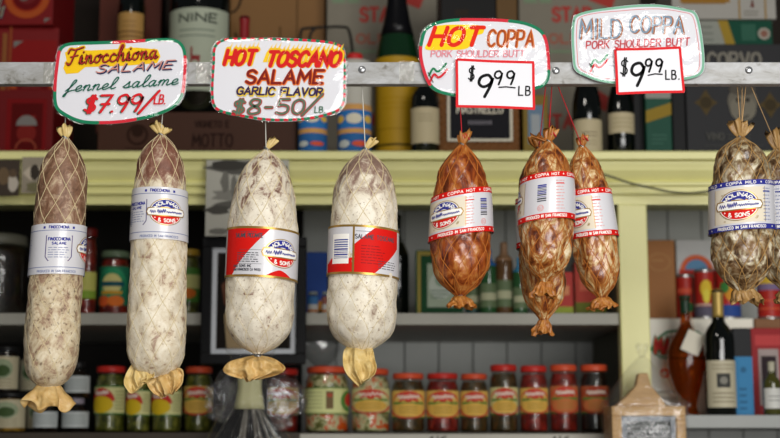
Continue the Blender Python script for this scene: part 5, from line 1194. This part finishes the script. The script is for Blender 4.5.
carton('white_box', 'white box with round red and blue seal behind the tomato tins', 676.5, 716, 240, 3.43, zma, .05, '#b9b9b7', [('front_print', [('e', (.5, .62, .42), '#b5372c'), ('e', (.5, .62, .3), '#5d86a8'), ('ea', (.5, .62, .3, 0, PI, 2 * PI), '#c4862e'), ('r', (.05, .95, .56, .64), '#b5372c'), ('ea', (.5, .62, .42, .75, .1, PI - .1), '#c9603c')])], ymid=260)
def tin(label, x0, x1, yt, Y, zb_, pr, body='#a82a22', group='food tins'):
    x = X((x0 + x1) / 2, 295, Y); R = (x1 - x0) * K(295, Y) / 2; H = Z(yt, Y) - zb_
    root = empty('food_tin', (x, Y, zb_), label, 'tin', group)
    m = MB(); m.lathe([(R * .97, 0), (R, .002), (R, .005), (R * .985, .006), (R * .985, H - .006), (R, H - .005), (R, H - .001), (R * .96, H), (R * .95, H - .003)], 30); m.build('can', mat('tin_metal', '#a9aaa8', .3, .05, 20, .5, metal=.85), root, True)
    wrap_label(root, R * .987, .007, H - .007, mat('tinlab_' + body.strip('#'), body, .4), pr, 'wrapper', 1.5)
tomato = [('e', (.5, .5, .3, .28), '#d8c04a'), ('e', (.5, .4, .2, .18), '#c9392a'), ('e', (.3, .3, .1, .1), '#2f6a3a'), ('r', (0, 1, 0, .1), '#b9b3a0'), ('x', (.2, .8, .92, .82, 2), '#d8b04a')]
tin('red tin with green leaf beside the brown kraft box', 676, 694, 275, 3.38, zma, [('e', (.6, .25, .16, .12), '#2f6a3a'), ('r', (.1, .9, .6, .72), '#c4523a'), ('r', (0, 1, 0, .06), '#8f1c1a')])
tin('red tin with yellow pepper picture behind the mild coppa', 694.5, 714, 270, 3.345, zma, [('e', (.5, .62, .2, .2), '#d8b83a'), ('e', (.5, .45, .12, .16), '#d8c84a'), ('r', (0, 1, 0, .22), '#5a5666'), ('r', (0, 1, .24, .27), '#c9c2b0')])
tin('red and blue tin with gold rim next to the dark wine bottle', 715, 740, 268, 3.36, zma, [('r', (0, 1, 0, .25), '#2f4a8a'), ('e', (.6, .5, .25, .2), '#c98a2c'), ('e', (.35, .62, .12, .12), '#3f7a3c')])
low = carton('brown_carton', 'low brown carton under the yellow-red tins at the picture edge', 755, 806, 318.5, 3.3, ZR, .19, '#7d5535', [('front_print', [('r', (.1, .9, .3, .5), '#8f6a48')])], ymid=330)
tin('yellow and red tin at the picture edge below the mild coppas', 757, 781, 262, 3.36, top_of(low), [('r', (0, 1, .62, .85), '#c9a83a'), ('r', (0, 1, .5, .62), '#7a6a8a'), ('r', (0, 1, .85, 1), '#4f7a3c'), ('x', (.1, .9, .3, .15, 2), '#c95a3c')])
amber = mat('amber_liquor', '#a34a12', .03, .25, 10, .5)
amber.node_tree.nodes['Principled BSDF'].inputs['Transmission Weight'].default_value = .85
amber.node_tree.nodes['Principled BSDF'].inputs['IOR'].default_value = 1.36
bt = bottle('liqueur_bottle', 'amber leg-shaped liqueur bottle with white paper tag', 687, 38, 296, 3.2, ZR, amber, 'pear', mat('green_cap', '#1d3524', .3), ymid=370, cap_len=.15)
m = MB(); kq = K(340, 3.1); hb = Z(296, 3.14) - ZR; zq = Z(341, 3.1) - ZR
m.box(-9.5 * kq, 9.5 * kq, -.0005, .0005, -11 * kq, 11 * kq); tg = m.build('paper_tag', mat('tag_paper', '#c9c3b2', .5), bt); tg.location = (0.006, -.048, zq); tg.rotation_euler = (.1, .42, 0)
m = MB(); m.tube([(0, -.008, hb * .9), (.006, -.03, hb * .86), (.010, -.047, zq + 10 * kq)], .0008, 5); m.build('tag_string', TAN_STRING, bt)
bottle('wine_bottle', 'dark wine bottle with gold capsule and cream label', 720, 30, 290, 3.12, ZR, dark_glass, 'bordeaux', mat('gold_capsule', '#a58b4c', .35, metal=.3), [(.06, .43, mat('lab_wine', '#b4ac93', .5), [('r', (.32, .68, .42, .72), '#3f3f3c'), ('e', (.5, .57, .1, .08), '#7d7b72'), ('x', (.2, .8, .3, .12, 3), '#7d7662'), ('x', (.2, .8, .9, .82, 2), '#7d7662')])], ymid=370, cap_len=.22)
bb = carton('bottle_box', 'narrow box with blue lower half and black top beside the wine bottle', 734.5, 753, 328, 3.13, ZR, .075, '#121316', [('front_print', [('r', (0, 1, 0, .67), '#3a78a3'), ('e', (.5, .52, .16), '#2c5d80'), ('x', (.25, .75, .3, .08, 4, 4), '#2c5d80')])], ymid=380)
carton('gift_box', 'red box with dark window panel behind the small white-labelled bottle', 752, 786, 328, 3.22, ZR, .07, '#8c1218', [('front_print', [('r', (.12, .9, .80, .92), '#b04040'), ('r', (.2, .8, .12, .76), '#9a8c88'), ('r', (.28, .72, .16, .68), '#2b2024'), ('e', (.5, .4, .14), '#8d8390'), ('p', [(.3, .16), (.7, .16), (.5, .4)], '#5a2c30')])], ymid=370)
bottle('bottle', 'small bottle with white label in front of the red gift box', 772, 18, 362, 3.09, ZR, mat('olive_glass', '#40401a', .1, .2, 10, .6), 'bordeaux', mat('cap_wht', '#a8a48f', .4), [(.12, .5, mat('lab_small_white', '#c3c3bd', .5), [('x', (.25, .75, .6, .4, 2), '#6d6d68')])], ymid=390, cap_len=.18)

# ---- wooden grater box in a bag
gY = 2.905
ga, gb = X(612, 425, gY), X(686, 425, gY); gW = gb - ga; gH = Z(406, gY) - ZC
gr = empty('cheese_grater', ((ga + gb) / 2, gY, ZC), 'pale wooden cheese grater box with metal grating panel, wrapped in a clear bag', 'grater')
wood = mottled('pale_wood', [(.3, '#9c7440'), (.5, '#bb935a'), (.7, '#cda873')], 10, (1, 1, 14), .5, .1)
m = MB(); t_ = .020
hw = gW / 2
m.box(-hw, -hw + t_, 0, .11, 0, gH - t_); m.box(hw - t_, hw, 0, .11, 0, gH - t_); m.box(-hw, hw, 0, .11, gH - t_, gH); m.box(-hw + t_, hw - t_, 0, .11, 0, .012); m.box(-hw + t_, hw - t_, .09, .108, .012, gH - t_)
m.build('wooden_case', wood, gr, bevel=.002)
m = MB(); mt_ = .011
x0_, x1_ = -hw + t_, hw - t_; z0_, z1_ = .012, gH - t_
m.box(x0_, x0_ + mt_, .004, .014, z0_, z1_); m.box(x1_ - mt_, x1_, .004, .014, z0_, z1_); m.box(x0_ + mt_, x1_ - mt_, .004, .014, z1_ - mt_, z1_)
m.build('metal_rim', mat('rim_metal', '#5f6266', .5, metal=.6), gr, bevel=.001)
m = MB(); m.box(x0_ + mt_, x1_ - mt_, .012, .014, z0_, z1_ - mt_)
nx, nz = 11, 10
for i in range(nx):
    for j in range(nz):
        cx_ = x0_ + mt_ + (x1_ - x0_ - 2 * mt_) * (i + .5 + .25 * (j % 2) - .12) / nx; cz_ = z0_ + (z1_ - mt_ - z0_) * (j + .5) / nz; r_ = .0036
        b_ = len(m.v)
        for q in range(6): m.v.append(Vector((cx_ + r_ * math.cos(q * PI / 3), .012, cz_ + r_ * math.sin(q * PI / 3))))
        m.v.append(Vector((cx_, .008, cz_ + .002)))
        for q in range(6): m.face((b_ + q, b_ + (q + 1) % 6, b_ + 6))
m.build('grating_plate', mat('grating_steel', '#6b6d6d', .55, .25, 60, metal=.6), gr)
m = MB(); pk = Z(372, gY) - ZC                                         # carved wooden back rising to a blunt point
pts = [(-hw * .80, gH + .0005), (hw * .62, gH + .0005), (hw * .45, gH + (pk - gH) * .3), (hw * .2, gH + (pk - gH) * .62), (hw * .12, pk), (-hw * .14, pk), (-hw * .22, gH + (pk - gH) * .62), (-hw * .5, gH + (pk - gH) * .3)]
n_ = len(pts)
for y_ in (.045, .075):
    for p in pts: m.v.append(Vector((p[0], y_, p[1])))
m.face(range(n_)); m.face(range(n_, 2 * n_)[::-1])
for i in range(n_): m.face((i, n_ + i, n_ + (i + 1) % n_, (i + 1) % n_))
m.build('crank_back', wood, gr, bevel=.003)
m = MB(); apex = Z(356, gY) - ZC
def wrapf(u, v):
    a = u * 2 * PI; q = v
    sq = 1 / max(abs(math.sin(a)), abs(math.cos(a)))
    if q < .45: wx, wy, z = (hw + .006) , .06, (gH + .004) * q / .45
    else:
        t = (q - .45) / .55; wx = (hw + .006) * (1 - t) ** .85 + .003; wy = .06 * (1 - t) + .003; z = gH + .004 + (apex - gH) * t
    n = 1 + .05 * noise.noise((math.sin(a) * 4, math.cos(a) * 4, z * 40)) * (1 if q > .45 else .15)
    s_ = min(sq, 1.32) if q < .5 else 1.15
    return (wx * s_ * math.sin(a) * n * (1 / 1.0 if abs(math.sin(a)) * s_ < 1 else 1 / (abs(math.sin(a)) * s_)), .055 - wy * s_ * math.cos(a) * n, z + .001)
m.grid(wrapf, 72, 40, 0, True); m.build('clear_bag', film('grater_bag', (.96, .96, .96), .035, .1, 1.0, 30, .02, .2), gr, True)
m = MB(); m.lathe([(.004, 0), (.009, .012), (.012, .026), (.009, .03)], 20, close=False, fn=lambda a, r, z: r * (1 + .3 * math.sin(5 * a))); tf = m.build('bag_tuft', cellophane, gr, True); tf.location = (0, .055, apex)

# ------------------------------------------------------------------ camera, light, world
cam_d = bpy.data.cameras.new('camera'); cam = bpy.data.objects.new('camera', cam_d); COL.objects.link(cam)
cam.location = CAM; cam.rotation_euler = (PI / 2 + PITCH, 0, 0)
cam_d.sensor_width = 36; cam_d.lens = FPX / 780 * 36; cam_d.clip_start = .05
cam_d.dof.use_dof = True; cam_d.dof.focus_distance = 2.19; cam_d.dof.aperture_fstop = 3.6
SC.camera = cam
def area(name, loc, target, sx, sy, power, col=(1, 1, 1)):
    l = bpy.data.lights.new(name, 'AREA'); l.shape = 'RECTANGLE'; l.size = sx; l.size_y = sy; l.energy = power; l.color = col
    o = bpy.data.objects.new(name, l); COL.objects.link(o); o.location = loc
    o.rotation_euler = (Vector(target) - Vector(loc)).to_track_quat('-Z', 'Y').to_euler(); return o
area('shop_window_light', (1.35, -1.0, 2.1), (0.0, 2.5, 1.8), 1.9, 1.9, 92, (1, .985, .955))
area('recess_fill_light', (.3, -2.2, 1.2), (0.1, 3.0, 1.6), 1.4, 1.5, 32, (1, .99, .97))  # added low fill that brightens the backs of the shelf recesses
area('glint_light', (-.5, .9, 3.3), (-.1, 2.3, 1.7), .35, .35, 9, (1, .95, .86))  # small unseen source added to raise glints on the plastic sleeves
w = bpy.data.worlds.new('world'); SC.world = w; w.use_nodes = True
bg = w.node_tree.nodes['Background']; bg.inputs[0].default_value = (.80, .86, 1.0, 1); bg.inputs[1].default_value = .05
SC.view_settings.view_transform = 'Standard'; SC.view_settings.look = 'None'; SC.view_settings.gamma = 1.0
SC.view_settings.exposure = 0.3; SC.view_settings.use_curve_mapping = False
SC.cycles.max_bounces = 8; SC.cycles.transparent_max_bounces = 24
